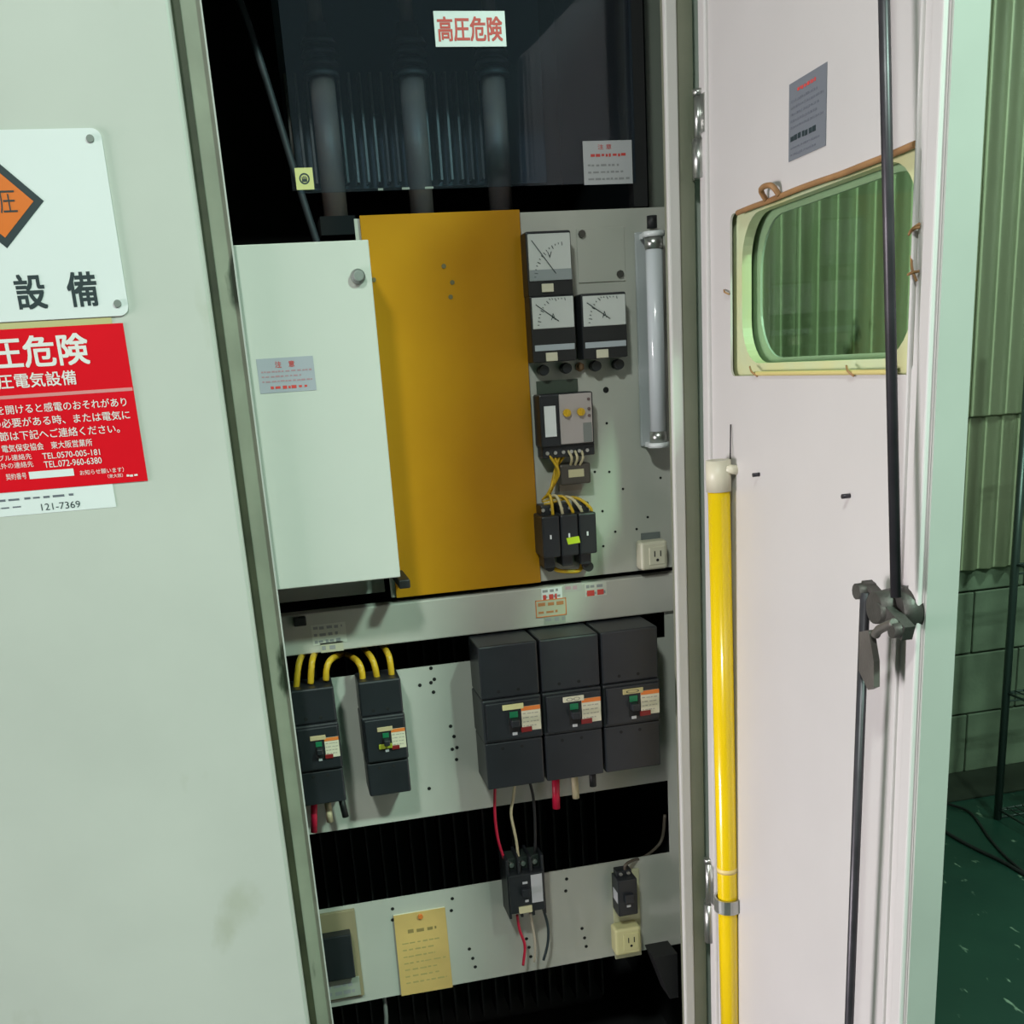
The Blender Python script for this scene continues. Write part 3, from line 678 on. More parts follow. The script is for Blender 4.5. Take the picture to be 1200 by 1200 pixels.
# ------------------------------------------------------------------ meters
def meter(kind, px0_, py0, px1_, py1, label, letter):
    Y = PY - .042
    r = rect_at(px0_, py0, px1_, py1, Y); x0, x1, z0, z1 = r; hh = z1 - z0; ww = x1 - x0
    t = thing('panel_meter', label, 'meter', ((x0 + x1) / 2, PY, z0), 'panel meters')
    top = .76 if kind == 'V' else .50
    MB().box(x0, x1, Y + .004, PY - .0004, z0, z1, bev=.003).build('case', M_BLACK, t)
    fz0 = z1 - hh * top
    MB().box(x0 + .003, x1 - .002, Y + .002, Y + .005, fz0, z1 - .004, bev=.001).build('dial_face', mat('dial_white', (.60, .62, .60), .35), t)
    # pale scale arc, pointer, letter
    cx_ = x1 - ww * .12; cz_ = fz0 + hh * .02; R = ww * .74
    arc = MB(); n = 14
    for k in range(n):
        a = math.radians(98 + 78 * k / (n - 1)); l = .10 if k % 3 == 0 else .05
        p0 = (cx_ + R * math.cos(a), Y + .0015, cz_ + min(R * math.sin(a), hh * (top - .08))); p1 = (cx_ + R * (1 - l) * math.cos(a), Y + .0015, cz_ + min(R * math.sin(a), hh * (top - .08)) * (1 - l))
        arc.cyl(p0, p1, .0005, n=4)
    arc.build('scale_marks', M_INK, t)
    MB().cyl((x0 + ww * .12, Y + .001, z1 - hh * .14), (x0 + ww * .62, Y + .001, fz0 + hh * .10), .0006, n=5).build('pointer', M_INK, t)
    lettering(letter, (x0 + ww * .45, x0 + ww * .55, fz0 + hh * (.34 if kind == 'V' else .12), fz0 + hh * (.44 if kind == 'V' else .22)), Y + .0018, M_INK, t)
    if kind == 'V':
        print_rows((x0 + .004, x1 - .003, fz0 + .002, fz0 + hh * .09), 1, 41, Y + .0019, M_WHITE, t, fill=.8, name='scale_numbers')
        MB().box(x0 + .003, x1 - .002, Y + .0014, Y + .0022, fz0, fz0 + hh * .17).build('number_band', mat('dial_grey', (.30, .33, .34), .3), t)  # grey strip behind the scale numbers
        bz = (z0 + hh * .06, z0 + hh * .19)
    else:
        MB().box(x0 + .004, x1 - .003, Y + .002, Y + .0045, z0 + hh * .17, z0 + hh * .26, bev=.0006).build('name_strip', mat('strip_white', (.42, .46, .50), .35), t)
        bz = (z0 + hh * .01, z0 + hh * .14)
    xm = x0 + ww * .42
    MB().box(xm - ww * .13, xm + ww * .13, Y + .000, Y + .006, bz[0], bz[1], bev=.0008).build('adjust_cap', M_CREAM2, t)
    MB().box(x0 + .001, x1 - .001, Y + .003, Y + .0042, z0 + .001, fz0 - .0005).build('lower_bezel', M_RUB, t)
meter('V', 616, 271, 673, 345, 'square voltmeter with a tall white dial above the other meters', 'V')
meter('A', 621, 346, 677, 422, 'black cased ammeter right below the voltmeter, beside the ochre sheet', 'A')
meter('A', 681, 344, 737, 418, 'black cased ammeter beside the vertical tube lamp', 'A')
# knobs below the meters
nm = ['beside the ochre sheet', 'below the voltmeter column, second of the row', 'right of the brown screw', 'nearest the tube lamp']
for i, (px, py) in enumerate([(636, 434), (662.5, 431.5), (697, 429), (723.5, 427)]):
    x, z = at(px, py, PY - .01)
    t = thing('test_knob', 'round black test terminal knob under the ammeters, ' + nm[i], 'knob', (x, PY, z), 'test terminal knobs')
    MB().cyl((x, PY - .0004, z), (x, PY - .012, z), .0075, n=16).build('stem', M_RUB, t)
    MB().cyl((x, PY - .012, z), (x, PY - .022, z), .0088, r2=.0078, n=20).build('cap', M_BLACK, t)
x, z = at(679.5, 430, PY - .004)
tag(MB().cyl((x, PY - .0004, z), (x, PY - .006, z), .0075, n=6).cyl((x, PY - .006, z), (x, PY - .010, z), .004, n=12).build('brass_screw', mat('rusty_brass', (.22, .13, .07), .5, metal=.5)), 'rusty brown hexagon screw between the black test knobs', 'screw')
r_ = rect_at(628, 447, 677, 459, PY)
tag(MB().box(r_[0], r_[1], PY - .003, PY - .0004, r_[2], r_[3], bev=.0008).build('name_plate', mat('plate_dark_green', (.055, .075, .055), .45)), 'dark engraved name plate above the square relay', 'name plate')
# blank plate over an unused meter opening
r_ = rect_at(675, 268, 733, 329, PY)
bpz = thing('blanking_plate', 'square blanking plate with two dark bolts beside the voltmeter', 'plate', (r_[0], PY, r_[2]))
MB().box(r_[0], r_[1], PY - .002, PY - .0004, r_[2], r_[3], bev=.0006).build('plate', M_PLATE, bpz)
for p in [(682, 274), (727, 321)]:
    x, z = at(*p, PY - .004); MB().cyl((x, PY - .0018, z), (x, PY - .006, z), .0058, n=8).build('bolt', M_IRON, bpz)

# ------------------------------------------------------------------ vertical tube lamp
LY = PY - .035
l1, l0 = at(767, 268, LY), at(771, 527, LY); lx = (l1[0] + l0[0]) / 2
tl = thing('tube_lamp', 'vertical unlit tube lamp on clips at the side of the meter plate', 'lamp', (lx, PY, l0[1]))
MB().cyl((lx, LY, l0[1] + .012), (lx, LY, l1[1] - .012), .0135, n=28).build('glass_tube', M_TUBEW, tl)
for z, s in ((l1[1] - .012, 1), (l0[1] + .012, -1)):
    MB().cyl((lx, LY, z - s * .018), (lx, LY, z), .0145, n=24).build('end_cap', M_STEEL, tl)
    c = MB(); c.cyl((lx, LY, z), (lx, LY, z + s * .008), .0175, n=24).box(lx - .013, lx + .013, LY, PY - .0005, min(z, z + s * .008), max(z, z + s * .008)); c.build('holder', M_WHITE, tl)
x, z = at(765, 257, LY); MB().cyl((lx, LY + .006, z - .012), (lx, LY + .006, z + .006), .008, n=14).build('cable_gland', M_RUB, tl)
r0 = at(744, 272, PY - .006); r1 = at(768, 522, PY - .006)
MB().box(r0[0], lx + .006, PY - .006, PY - .0005, r1[1], r0[1], bev=.002).build('reflector', mat('reflector_grey', (.44, .46, .47), .3), tl)

# ------------------------------------------------------------------ relay and its terminals
Y = PY - .045; r_ = rect_at(632, 463, 698, 520, Y); x0, x1, z0, z1 = r_; ww, hh = x1 - x0, z1 - z0
rl = thing('protection_relay', 'square protection relay with taupe face and two yellow dials', 'relay', (x0, PY, z0))
MB().box(x0, x1, Y + .004, PY - .0004, z0, z1, bev=.003).build('case', M_BLACK, rl)
MB().box(x0 + ww * .36, x1 - ww * .04, Y, Y + .006, z0 + hh * .04, z1 - hh * .02, bev=.001).build('face', M_TAUPE, rl)
MB().box(x0 + ww * .08, x0 + ww * .29, Y + .002, Y + .0045, z0 + hh * .2, z1 - hh * .22).build('rating_label', M_WHITE, rl)
for fx in (.48, .74):
    MB().cyl((x0 + ww * fx, Y + .001, z0 + hh * .63), (x0 + ww * fx, Y - .006, z0 + hh * .63), .0062, n=14).box(x0 + ww * fx - .001, x0 + ww * fx + .001, Y - .009, Y - .005, z0 + hh * .63 - .005, z0 + hh * .63 + .005).build('dial', M_YEL, rl)
for fz in (.86, .68, .55): MB().cyl((x0 + ww * .90, Y + .001, z0 + hh * fz), (x0 + ww * .90, Y - .002, z0 + hh * fz), .0025, n=8).build('indicator', mat('indicator_brown', (.14, .09, .09), .4), rl)
MB().box(x0 + ww * .78, x1 - ww * .06, Y - .001, Y + .001, z0 + hh * .05, z0 + hh * .42).build('grey_block', M_GREY, rl)
tb = MB().box(x0 + .003, x1 + .002, Y + .012, PY - .0004, z0 - hh * .22, z0 + .001, bev=.002).build('terminal_strip', M_BLACK, rl)
for k in range(6):
    xx = x0 + ww * (.12 + .15 * k); MB().cyl((xx, Y + .0125, z0 - hh * .12), (xx, Y + .009, z0 - hh * .12), .003, n=8).build('terminal_screw', M_STEEL, rl)
wire_spots = [(641, 531, 652, 552, 648, 570, 641, 585), (648, 532, 652, 550, 647, 568, 640, 584), (655, 533, 650, 552, 645, 570, 638, 586), (661, 533, 652, 550, 643, 572, 636, 588)]
for i, (a, b_, c, d, e, f, g_, h) in enumerate(wire_spots):
    P = [(*at(a, b_, PY - .025), 0), (*at(c, d, PY - .02), 0), (*at(e, f, PY - .02), 0), (*at(g_, h, PY - .015), 0)]
    ys_ = [PY - .030, PY - .034 + .006 * i, PY - .02 - .004 * i, PY - .014]
    tag(MB().tube([(p[0], y, p[1]) for p, y in zip(P, ys_)], .0024, n=8).build('control_wire', M_YEL), 'thin yellow control wire running down from the square relay', 'wire', 'yellow relay wires')
# small terminal block
Y = PY - .03; r_ = rect_at(656, 545, 693, 566, Y); x0, x1, z0, z1 = r_
tbk = thing('terminal_block', 'small dark brown terminal block below the square relay', 'terminal block', (x0, PY, z0))
MB().box(x0, x1, Y, PY - .0004, z0, z1, bev=.003).build('body', mat('brown_plastic', (.07, .06, .05), .45), tbk)
MB().box(x0 + .014, x1 - .012, Y - .0008, Y + .001, z0 + .012, z1 - .009).build('label', M_CREAM, tbk)
MB().box(x0 + .004, x1 - .010, PY - .006, PY - .0004, z0 - .012, z0 - .001).build('tab', mat('tan_tab', (.42, .36, .30), .5), tbk)
for k in range(3):
    p0, p1 = at(664 + 8 * k, 527, PY - .025), at(667 + 5 * k, 545, PY - .02)
    tag(MB().tube([(p0[0], PY - .03, p0[1]), ((p0[0] + p1[0]) / 2 + .002, PY - .038, (p0[1] + p1[1]) / 2), (p1[0], PY - .024, p1[1] - .003)], .0022, n=8).build('control_wire', M_IVORY), 'short pale wire joining the relay to the small terminal block', 'wire', 'pale relay wires')

# three pole contactor unit
Y = PY - .06; r_ = rect_at(634, 606, 701, 648, Y); x0, x1, z0, z1 = r_; ww, hh = x1 - x0, z1 - z0
ct = thing('current_transformer_unit', 'black three part unit with a lime sticker above the cross rail', 'switch unit', (x0, PY, z0))
for k in range(3):
    a = x0 + ww * k / 3
    o = MB().box(a + .0008, a + ww / 3 - .0008, Y, PY - .0004, z0, z1, bev=.003).box(a + .006, a + ww / 3 - .006, Y + .02, PY - .002, z0 - hh * .30, z1 + hh * .22, bev=.002).build('pole_body', M_BLACK, ct)
    MB().box(a + ww * .14, a + ww * .17, Y - .0004, Y + .001, z0 + hh * .45, z0 + hh * .55).build('phase_mark', M_WHITE, o)
    for q in (.09, .24): MB().cyl((a + ww * q, Y + .0205, z1 + hh * .12), (a + ww * q, Y + .016, z1 + hh * .12), .003, n=8).build('terminal_screw', M_STEEL, o)
MB().prism([(x0 + ww * .46, z0 + hh * .28), (x0 + ww * .68, z0 + hh * .30), (x0 + ww * .66, z0 + hh * .46), (x0 + ww * .43, z0 + hh * .44)], Y - .001, Y - .0001).build('lime_sticker', mat('lime', (.55, .75, .02), .5), ct)
for k, px in enumerate((643, 688)):
    c = at(px, 663, PY - .02); MB().cyl((c[0], PY - .0005, c[1]), (c[0], PY - .03, c[1]), .0085, n=16).build('foot', M_RUB, ct)
p0, p1 = at(648, 668, PY - .02), at(684, 667, PY - .02)
tag(MB().tube([(p0[0], PY - .01, p0[1] + .006), (p0[0] + .01, PY - .02, p0[1] - .002), (p1[0] - .01, PY - .02, p1[1] - .002), (p1[0], PY - .01, p1[1] + .006)], .0035, n=8).build('link_wire', M_YEL), 'short yellow link wire under the black three part unit', 'wire')
hub = at(637, 586, PY - .02)
for i, (px, py) in enumerate([(645, 602), (656, 601), (668, 600), (678, 599), (689, 597)]):
    p1 = at(px, py, PY - .03); mid_ = at(640 + (px - 640) * .62, 580 + i * .6, PY - .03)
    tag(MB().tube([(hub[0], PY - .015 - .002 * i, hub[1] - .002 * i), (mid_[0], PY - .036, mid_[1]), (p1[0], PY - .045, p1[1] + .004), (p1[0] + .001, PY - .036, p1[1] - .012)], .0026, n=8).build('lead_wire', M_YEL if i != 1 and i != 3 else M_IVORY), ('yellow' if i != 1 and i != 3 else 'ivory') + ' wire arching into the top of the black three part unit', 'wire', ('yellow' if i != 1 and i != 3 else 'ivory') + ' wires into the three part unit')

# ------------------------------------------------------------------ outlets
def outlet(px0_, py0, px1_, py1, label, depth=.03, base=PY, m=M_CREAM2):
    Y = base - depth; x0, x1, z0, z1 = rect_at(px0_, py0, px1_, py1, Y); ww, hh = x1 - x0, z1 - z0
    t = thing('power_outlet', label, 'outlet', (x0, base, z0), 'power outlets')
    MB().box(x0, x1, Y, base - .0004, z0, z1, bev=.005, seg=3).build('housing', m, t)
    MB().box(x0 + ww * .3, x1 - ww * .12, Y - .0012, Y + .001, z0 + hh * .18, z1 - hh * .2, bev=.0008).build('socket_face', m, t)
    for fx in (.48, .70): MB().box(x0 + ww * fx, x0 + ww * fx + .0018, Y - .0016, Y, z0 + hh * .46, z0 + hh * .66).build('slot', M_HOLE, t)
    MB().cyl((x0 + ww * .60, Y - .0016, z0 + hh * .34), (x0 + ww * .60, Y, z0 + hh * .34), .0026, n=10).build('earth_hole', M_HOLE, t)
    return t
outlet(751, 636, 783, 666, 'ivory power outlet at the lower corner of the meter plate')
r_ = rect_at(751, 625, 773, 633, PY)
tag(MB().box(r_[0], r_[1], PY - .003, PY - .0004, r_[2], r_[3]).build('name_plate', mat('plate_grey', (.16, .18, .18), .45)), 'small grey name plate right above the upper ivory outlet', 'name plate')

# ------------------------------------------------------------------ labels on the cross rail
RYp = PY - .008
def small_label(px0_, py0, px1_, py1, label, m, rows, ink, seed, name='rail_label', Y=RYp, t=.0006):
    r = rect_at(px0_, py0, px1_, py1, Y)
    o = plate(name, label, 'sticker', r, Y, t, m)
    print_rows(r, rows, seed, Y - t, ink, o, fill=.5); return o
small_label(364, 733, 407, 752, 'pale label with faint print on the cross rail left of the breakers', mat('label_pale', (.60, .60, .53), .5), 3, mat('grey_ink', (), .5), 51)
small_label(375, 754, 403, 762, 'narrow cream label under the pale faint label on the cross rail', mat('label_cream2', (.50, .48, .36), .5), 1, mat('grey_ink', (), .5), 52)
a = small_label(634, 690, 659, 701, 'white label with grey digits and red print on the cross rail', M_WHITE, 2, mat('grey_ink', (), .5), 53)
r_ = rect_at(634.5, 696, 659, 702, RYp); print_rows(r_, 1, 54, RYp - .0008, M_REDINK, a, fill=.8)
r_ = rect_at(627, 704, 664, 720, RYp)
o = plate('rail_label', 'orange framed cream label over the middle breaker', 'sticker', r_, RYp, .0010, mat('label_cream2', (), .5))
th = .0014
MB().box(r_[0], r_[1], RYp - .0014, RYp - .0010, r_[3] - th, r_[3]).box(r_[0], r_[1], RYp - .0014, RYp - .0010, r_[2], r_[2] + th).box(r_[0], r_[0] + th, RYp - .0014, RYp - .0010, r_[2], r_[3]).box(r_[1] - th, r_[1], RYp - .0014, RYp - .0010, r_[2], r_[3]).build('orange_frame', M_ORLAB, o)
print_rows((r_[0] + th, r_[1] - th, (r_[2] + r_[3]) / 2, r_[3] - th), 1, 55, RYp - .0010, mat('orange_ink', (.50, .20, .08), .5), o)
print_rows((r_[0] + th, r_[1] - th, r_[2] + th, (r_[2] + r_[3]) / 2), 1, 56, RYp - .0010, mat('orange_ink', (), .5), o, fill=.35)
small_label(637, 722, 663, 729, 'grey strip label below the orange framed label', mat('label_grey2', (.34, .36, .31), .5), 1, mat('grey_ink', (), .5), 57)
o = small_label(685, 684, 711, 697, 'white label with bold red print at the right end of the cross rail', mat('label_pale', (), .5), 2, mat('grey_ink', (), .5), 58)
r_ = rect_at(686, 690, 711, 697, RYp); print_rows(r_, 1, 59, RYp - .0008, M_REDINK, o, fill=.85)
small_label(661, 685, 682, 692, 'faint pink label between the two white labels on the cross rail', mat('label_pale2', (.47, .44, .42), .5), 1, mat('pale_pink_ink', (.50, .30, .36), .5), 60)
x, z = at(352, 727, RYp); tag(MB().box(x - .011, x + .009, RYp - .010, RYp - .0003, z - .008, z + .007, bev=.002).build('rubber_block', M_RUB), 'small black rubber block on the left end of the cross rail', 'block')

# ------------------------------------------------------------------ breakers
def breaker(x0, x1, z0, z1, Y, base, label, group, small=False, tabs=None, clr_name=M_CRLAB, nametxt=None):
    ww, hh = x1 - x0, z1 - z0
    t = thing('circuit_breaker', label, 'circuit breaker', ((x0 + x1) / 2, base, z0), group)
    u0, u1 = z0 + hh * (.335 if not small else .30), z0 + hh * (.635 if not small else .70)
    back = base - .0004
    MB().box(x0 + .001, x1 - .001, Y + .004, back, z0, u0 - .0006, bev=.003).build('terminal_cover', M_BLACK2, t)
    MB().box(x0 + .001, x1 - .001, Y + .004, back, u1 + .0006, z1, bev=.003).build('terminal_cover', M_BLACK2, t)
    MB().box(x0, x1, Y + .002, back, u0, u1, bev=.003).build('body', M_BLACK, t)
    MB().box(x0 + ww * .05, x1 - ww * .03, Y - .003, Y + .004, u0 + hh * .02, u1 - hh * .02, bev=.002).build('front_cover', M_BLACK2, t)
    # toggle with green mark
    tx0, tx1 = x0 + ww * .42, x0 + ww * .60; um = (u0 + u1) / 2
    MB().box(tx0, tx1, Y - .004, Y - .002, um - hh * .09, um + hh * .06, bev=.0006).build('toggle_slot', M_HOLE, t)
    tg = MB().box(tx0 + ww * .02, tx1 - ww * .02, Y - .018, Y - .003, um - hh * .035, um + hh * .015, bev=.002, taper=(.001, .003)).build('toggle', M_BLACK, t)
    MB().box(tx0 + ww * .02, tx1 - ww * .02, Y - .0048, Y - .0038, um + hh * .018, um + hh * .06, bev=.0003).build('on_mark', M_GRNMARK, t)
    MB().box(tx0 + ww * .05, tx1 - ww * .05, Y - .0045, Y - .0028, um - hh * .105, um - hh * .085).build('off_mark', M_PAPER, t)
    # rating label with orange heading, red trip button
    lx0, lx1 = x0 + ww * .64, x1 - ww * .04; lz1 = um + hh * .085; lz0 = um - hh * .085
    lb = MB().box(lx0, lx1, Y - .0042, Y - .0028, lz0, lz1).build('rating_label', M_CRLAB, t)
    MB().box(lx0, lx1, Y - .0047, Y - .0042, lz1 - hh * .028, lz1).build('label_heading', M_ORLAB, lb)
    print_rows((lx0, lx1, lz0 + hh * .02, lz1 - hh * .035), 4, 71, Y - .0042, mat('pale_grey_ink', (.40, .36, .30), .5), lb, fill=.3)
    MB().box(lx0 - ww * .02, lx0 + ww * .16, Y - .006, Y - .0028, lz0 - hh * .006, lz0 + hh * .028, bev=.0006).build('trip_button', mat('dark_red', (.20, .012, .012), .4), t)
    # circuit name tag
    n0, n1 = x0 + ww * .33, x0 + ww * .68
    nt_ = MB().box(n0, n1, Y - .0052, Y - .0028, um + hh * .075, um + hh * .112, bev=.0005).build('name_tag', clr_name, t)
    if nametxt: lettering(nametxt, (n0 + ww * .05, n1 - ww * .07, um + hh * .082, um + hh * .105), Y - .0053, M_INK, nt_)
    for fx in (.30, .63):
        for zz in (u1 + hh * .05, u0 - hh * .05):
            MB().cyl((x0 + ww * fx, Y + .0045, zz), (x0 + ww * fx, Y + .0034, zz), .0028, n=10).build('cover_screw', M_HOLE, t)
    if small:
        pass
    return t
LYb = PY - .09
def xz(p): return at(*p, LYb)
zt = (xz((559.5, 759))[1] + xz((771.8, 735))[1] + xz((631, 751))[1]) / 3
zb_ = (xz((572.5, 928))[1] + xz((776, 897.6))[1] + xz((641, 917))[1]) / 3
xa = (xz((559.5, 759))[0] + xz((572.5, 928))[0]) / 2; xb_ = (xz((631.5, 751))[0] + xz((640.5, 916))[0]) / 2
xc = (xz((703.5, 742))[0] + xz((709.5, 907))[0]) / 2; xd = (xz((771.8, 735))[0] + xz((776.5, 897))[0]) / 2
grp = 'large breakers in a row'
breaker(xa, xb_ - .001, zb_, zt, LYb, PY, 'large black breaker with a blank yellowish tag, feeding the three thin wires', grp, clr_name=mat('tag_yellow', (.66, .62, .30), .5))
breaker(xb_ + .001, xc - .001, zb_, zt, LYb, PY, 'large black breaker in the middle of the three, red stub below', grp, nametxt='〇〇')
breaker(xc + .001, xd, zb_, zt, LYb, PY, 'large black breaker next to the cabinet post', grp, clr_name=mat('tag_tan', (.50, .42, .20), .5), nametxt='〇')
SYb = PY - .07
def xs_(p): return at(*p, SYb)
s2 = (xs_((419, 799)), xs_((471, 797)), xs_((433, 936)), xs_((483, 928)))
w2x0, w2x1 = (s2[0][0] + s2[2][0]) / 2, (s2[1][0] + s2[3][0]) / 2; w2z1, w2z0 = (s2[0][1] + s2[1][1]) / 2, (s2[2][1] + s2[3][1]) / 2
t2 = breaker(w2x0, w2x1, w2z0, w2z1, SYb, PY, 'small black breaker with a lime tab, standing clear of the left door', 'small breakers', True, clr_name=mat('tag_tan2', (.52, .42, .24), .5))
x, z = xs_((455, 873)); MB().box(x - .016, x + .006, SYb - .0065, SYb - .003, z - .004, z + .004, bev=.0008).build('lime_tab', mat('lime_dull', (.38, .42, .03), .5), t2)
x1r = (xs_((391.5, 800))[0] + xs_((407, 942))[0]) / 2
breaker(x1r - (w2x1 - w2x0), x1r, w2z0, w2z1, SYb, PY, 'small black breaker half hidden behind the left door edge', 'small breakers', True, clr_name=mat('tag_tan2', (), .5))

# cables
def cable(name, pts, r, m, label, group=None, cat='cable'):
    return tag(MB().tube([(at(a, b_, y)[0], y, at(a, b_, y)[1]) for a, b_, y in pts], r, n=12).build(name, m), label, cat, group)
arcs = [[(347, 808, SYb + .03), (349, 785, SYb + .03), (352, 772, SYb + .05), (358, 762, PY + .09)],
        [(364, 801, SYb + .03), (365, 782, SYb + .03), (367, 770, SYb + .05), (372, 760, PY + .09)],
        [(382, 797, SYb + .03), (383, 782, SYb + .03), (389, 772, SYb + .05), (402, 766, PY + .09)],
        [(425, 801, SYb + .03), (424, 786, SYb + .03), (418, 774, SYb + .05), (406, 767, PY + .09)],
        [(442, 795, SYb + .03), (439, 780, SYb + .03), (434, 769, SYb + .05), (426, 760, PY + .09)],
        [(459, 791, SYb + .03), (457, 775, SYb + .03), (454, 765, SYb + .05), (447, 755, PY + .09)]]
for i, a in enumerate(arcs):
    cable('supply_cable', a, .0052, M_YEL, 'yellow supply cable dropping into the small breaker %s' % ('behind the left door edge' if i < 3 else 'with the lime tab'), 'yellow cables of the %s small breaker' % ('half hidden' if i < 3 else 'clear'))
def stub(px, py0, py1, dx_, r, m, label, Y=PY - .04):
    a, b_ = at(px, py0, Y), at(px + dx_, py1, Y)
    tag(MB().cyl((a[0], Y, a[1]), (b_[0], Y, b_[1]), r, n=14).build('cable_stub', m), label, 'cable')
stub(368, 940, 975, 0, .0055, M_REDWIRE, 'red cable stub under the breaker behind the left door', PY - .035)
stub(384, 940, 963, 3, .0055, M_IVORY, 'ivory cable stub under the breaker behind the left door', PY - .035)
stub(400, 936, 957, 5, .0055, M_RUB, 'black cable stub under the breaker behind the left door', PY - .035)
stub(651, 910, 947, 1, .0068, M_REDWIRE, 'thick red cable stub under the middle large breaker')
stub(673, 908, 935, 2, .0062, M_IVORY, 'thick ivory cable stub under the middle large breaker')
stub(694, 904, 921, 1, .0062, M_RUB, 'thick black cable stub under the middle large breaker')

# small earth leakage breaker on the lower plate
EY = PY - .06
e0, e1, e2, e3 = at(594, 1028, EY), at(636, 1021, EY), at(602, 1079, EY), at(641, 1070, EY)
x0, x1 = (e0[0] + e2[0]) / 2, (e1[0] + e3[0]) / 2; z1, z0 = (e0[1] + e1[1]) / 2, (e2[1] + e3[1]) / 2; ww, hh = x1 - x0, z1 - z0
el = thing('earth_leakage_breaker', 'small black breaker with a white label and yellow tag on the lower plate', 'circuit breaker', (x0, PY, z0))
MB().box(x0, x1, EY, PY - .0004, z0 + hh * .12, z1, bev=.002).build('body', M_BLACK, el)
for k in range(4):
    xx = x0 + ww * k / 3; MB().box(xx - .0025, xx + .0025, EY + .006, PY - .001, z0 - hh * .02, z1 + hh * .34, bev=.001).build('barrier', M_BLACK, el)
MB().box(x0 + .002, x1 - .002, EY + .024, PY - .001, z1 - .001, z1 + hh * .26, bev=.001).build('terminal_deck', mat('deck_green_black', (.03, .04, .035), .4), el)
for k in range(3):
    xx = x0 + ww * (k + .5) / 3; MB().cyl((xx, EY + .0245, z1 + hh * .13), (xx, EY + .019, z1 + hh * .13), .0045, n=10).build('terminal_screw', M_STEEL, el)
MB().box(x0 + ww * .62, x1 - ww * .06, EY - .0008, EY, z0 + hh * .32, z1 - hh * .04).build('rating_label', M_PAPER, el)
MB().box(x0 + ww * .33, x0 + ww * .55, EY - .009, EY, z0 + hh * .52, z0 + hh * .70, bev=.001).build('toggle', M_BLACK2, el)
MB().box(x0 + ww * .38, x0 + ww * .52, EY - .0006, EY, z0 + hh * .78, z0 + hh * .83).build('on_mark', M_PAPER, el)
MB().box(x0 + ww * .42, x0 + ww * .52, EY - .0006, EY, z0 + hh * .36, z0 + hh * .41).build('off_mark', M_PAPER, el)
MB().box(x0 + ww * .22, x0 + ww * .60, EY - .004, EY, z0 + hh * .13, z0 + hh * .28, bev=.0008).build('name_tag', M_CREAM, el)
wy = PY - .03
cable('feed_wire', [(580, 922, wy), (580, 955, wy), (584, 985, wy), (593, 1012, wy), (598, 1022, wy)], .0026, M_REDWIRE, 'thin red wire from the large breaker down to the lower breaker', cat='wire')
cable('feed_wire', [(603, 920, wy), (601, 938, wy), (599, 955, wy), (605, 985, wy), (609, 1017, wy)], .0026, M_IVORY, 'thin ivory wire from the large breaker down to the lower breaker', cat='wire')
cable('feed_wire', [(621, 917, wy), (625, 935, wy), (627, 965, wy), (627, 995, wy), (624, 1012, wy)], .0026, M_RUB, 'thin black wire from the large breaker down to the lower breaker', cat='wire')
cable('load_wire', [(606, 1072, wy), (609, 1090, wy), (615, 1108, wy), (613, 1131, wy)], .0026, M_REDWIRE, 'thin red wire hanging from the lower breaker', cat='wire')
cable('load_wire', [(621, 1070, wy), (625, 1090, wy), (627, 1108, wy), (626, 1127, wy)], .0024, mat('pale_wire', (.55, .48, .38), .45), 'thin pale wire hanging from the lower breaker', cat='wire')
cable('load_wire', [(637, 1066, wy), (642, 1085, wy), (642, 1105, wy), (637, 1125, wy)], .0026, M_INK, 'thin black wire hanging from the lower breaker', cat='wire')

# plug breaker on ivory base with outlet below
b0, b1 = at(716, 1020, PY), at(752, 1122, PY)
pb = thing('small_switch', 'small black switch on an ivory base board above the lower outlet', 'switch', (b0[0], PY, b1[1]))
bx_0, bx_1, bz_0, bz_1 = b0[0], at(749, 1060, PY)[0], at(735, 1120, PY)[1], at(733, 1019, PY)[1]
MB().box(bx_0, bx_1, PY - .006, PY - .0004, bz_0, bz_1, bev=.001).build('base_board', mat('ivory_board', (.52, .52, .34), .45), pb)
Yk = PY - .045; k0, k1 = at(724, 1033, Yk), at(748, 1071, Yk)
MB().box(k0[0], k1[0], Yk, PY - .006, k1[1], k0[1], bev=.002).box(k0[0] + .004, k1[0] - .004, Yk + .018, PY - .006, k1[1] - .008, k0[1] + .010, bev=.001).build('body', M_BLACK, pb)
kw, kh = k1[0] - k0[0], k0[1] - k1[1]
MB().box(k0[0] + kw * .30, k1[0] - kw * .25, Yk - .007, Yk, k1[1] + kh * .38, k1[1] + kh * .62, bev=.001).build('toggle', M_BLACK2, pb)
MB().box(k0[0] + kw * .42, k0[0] + kw * .62, Yk - .0006, Yk, k1[1] + kh * .24, k1[1] + kh * .30).build('off_mark', M_PAPER, pb)
MB().box(k0[0] - .0006, k0[0] + .0, Yk + .004, Yk + .030, k1[1] + kh * .35, k1[1] + kh * .65).build('side_label', M_PAPER, pb)
for fx in (.3, .7): MB().cyl((k0[0] + kw * fx, Yk + .0185, k0[1] + .005), (k0[0] + kw * fx, Yk + .014, k0[1] + .005), .0032, n=8).build('terminal_screw', M_STEEL, pb)
outlet(721, 1091, 752, 1116, 'cream power outlet low on the breaker plate under the small switch', depth=.032, base=PY - .006, m=mat('outlet_cream', (.62, .58, .30), .4))
cable('switch_wire', [(733, 1022, PY - .02), (733, 1014, PY - .025), (742, 1008, PY - .01), (757, 1003, PY + .02), (775, 985, PY + .04), (779, 955, PY + .04)], .003, mat('brown_wire', (.10, .08, .06), .5), 'dark brown wire leaving the small switch into the slot', cat='wire')

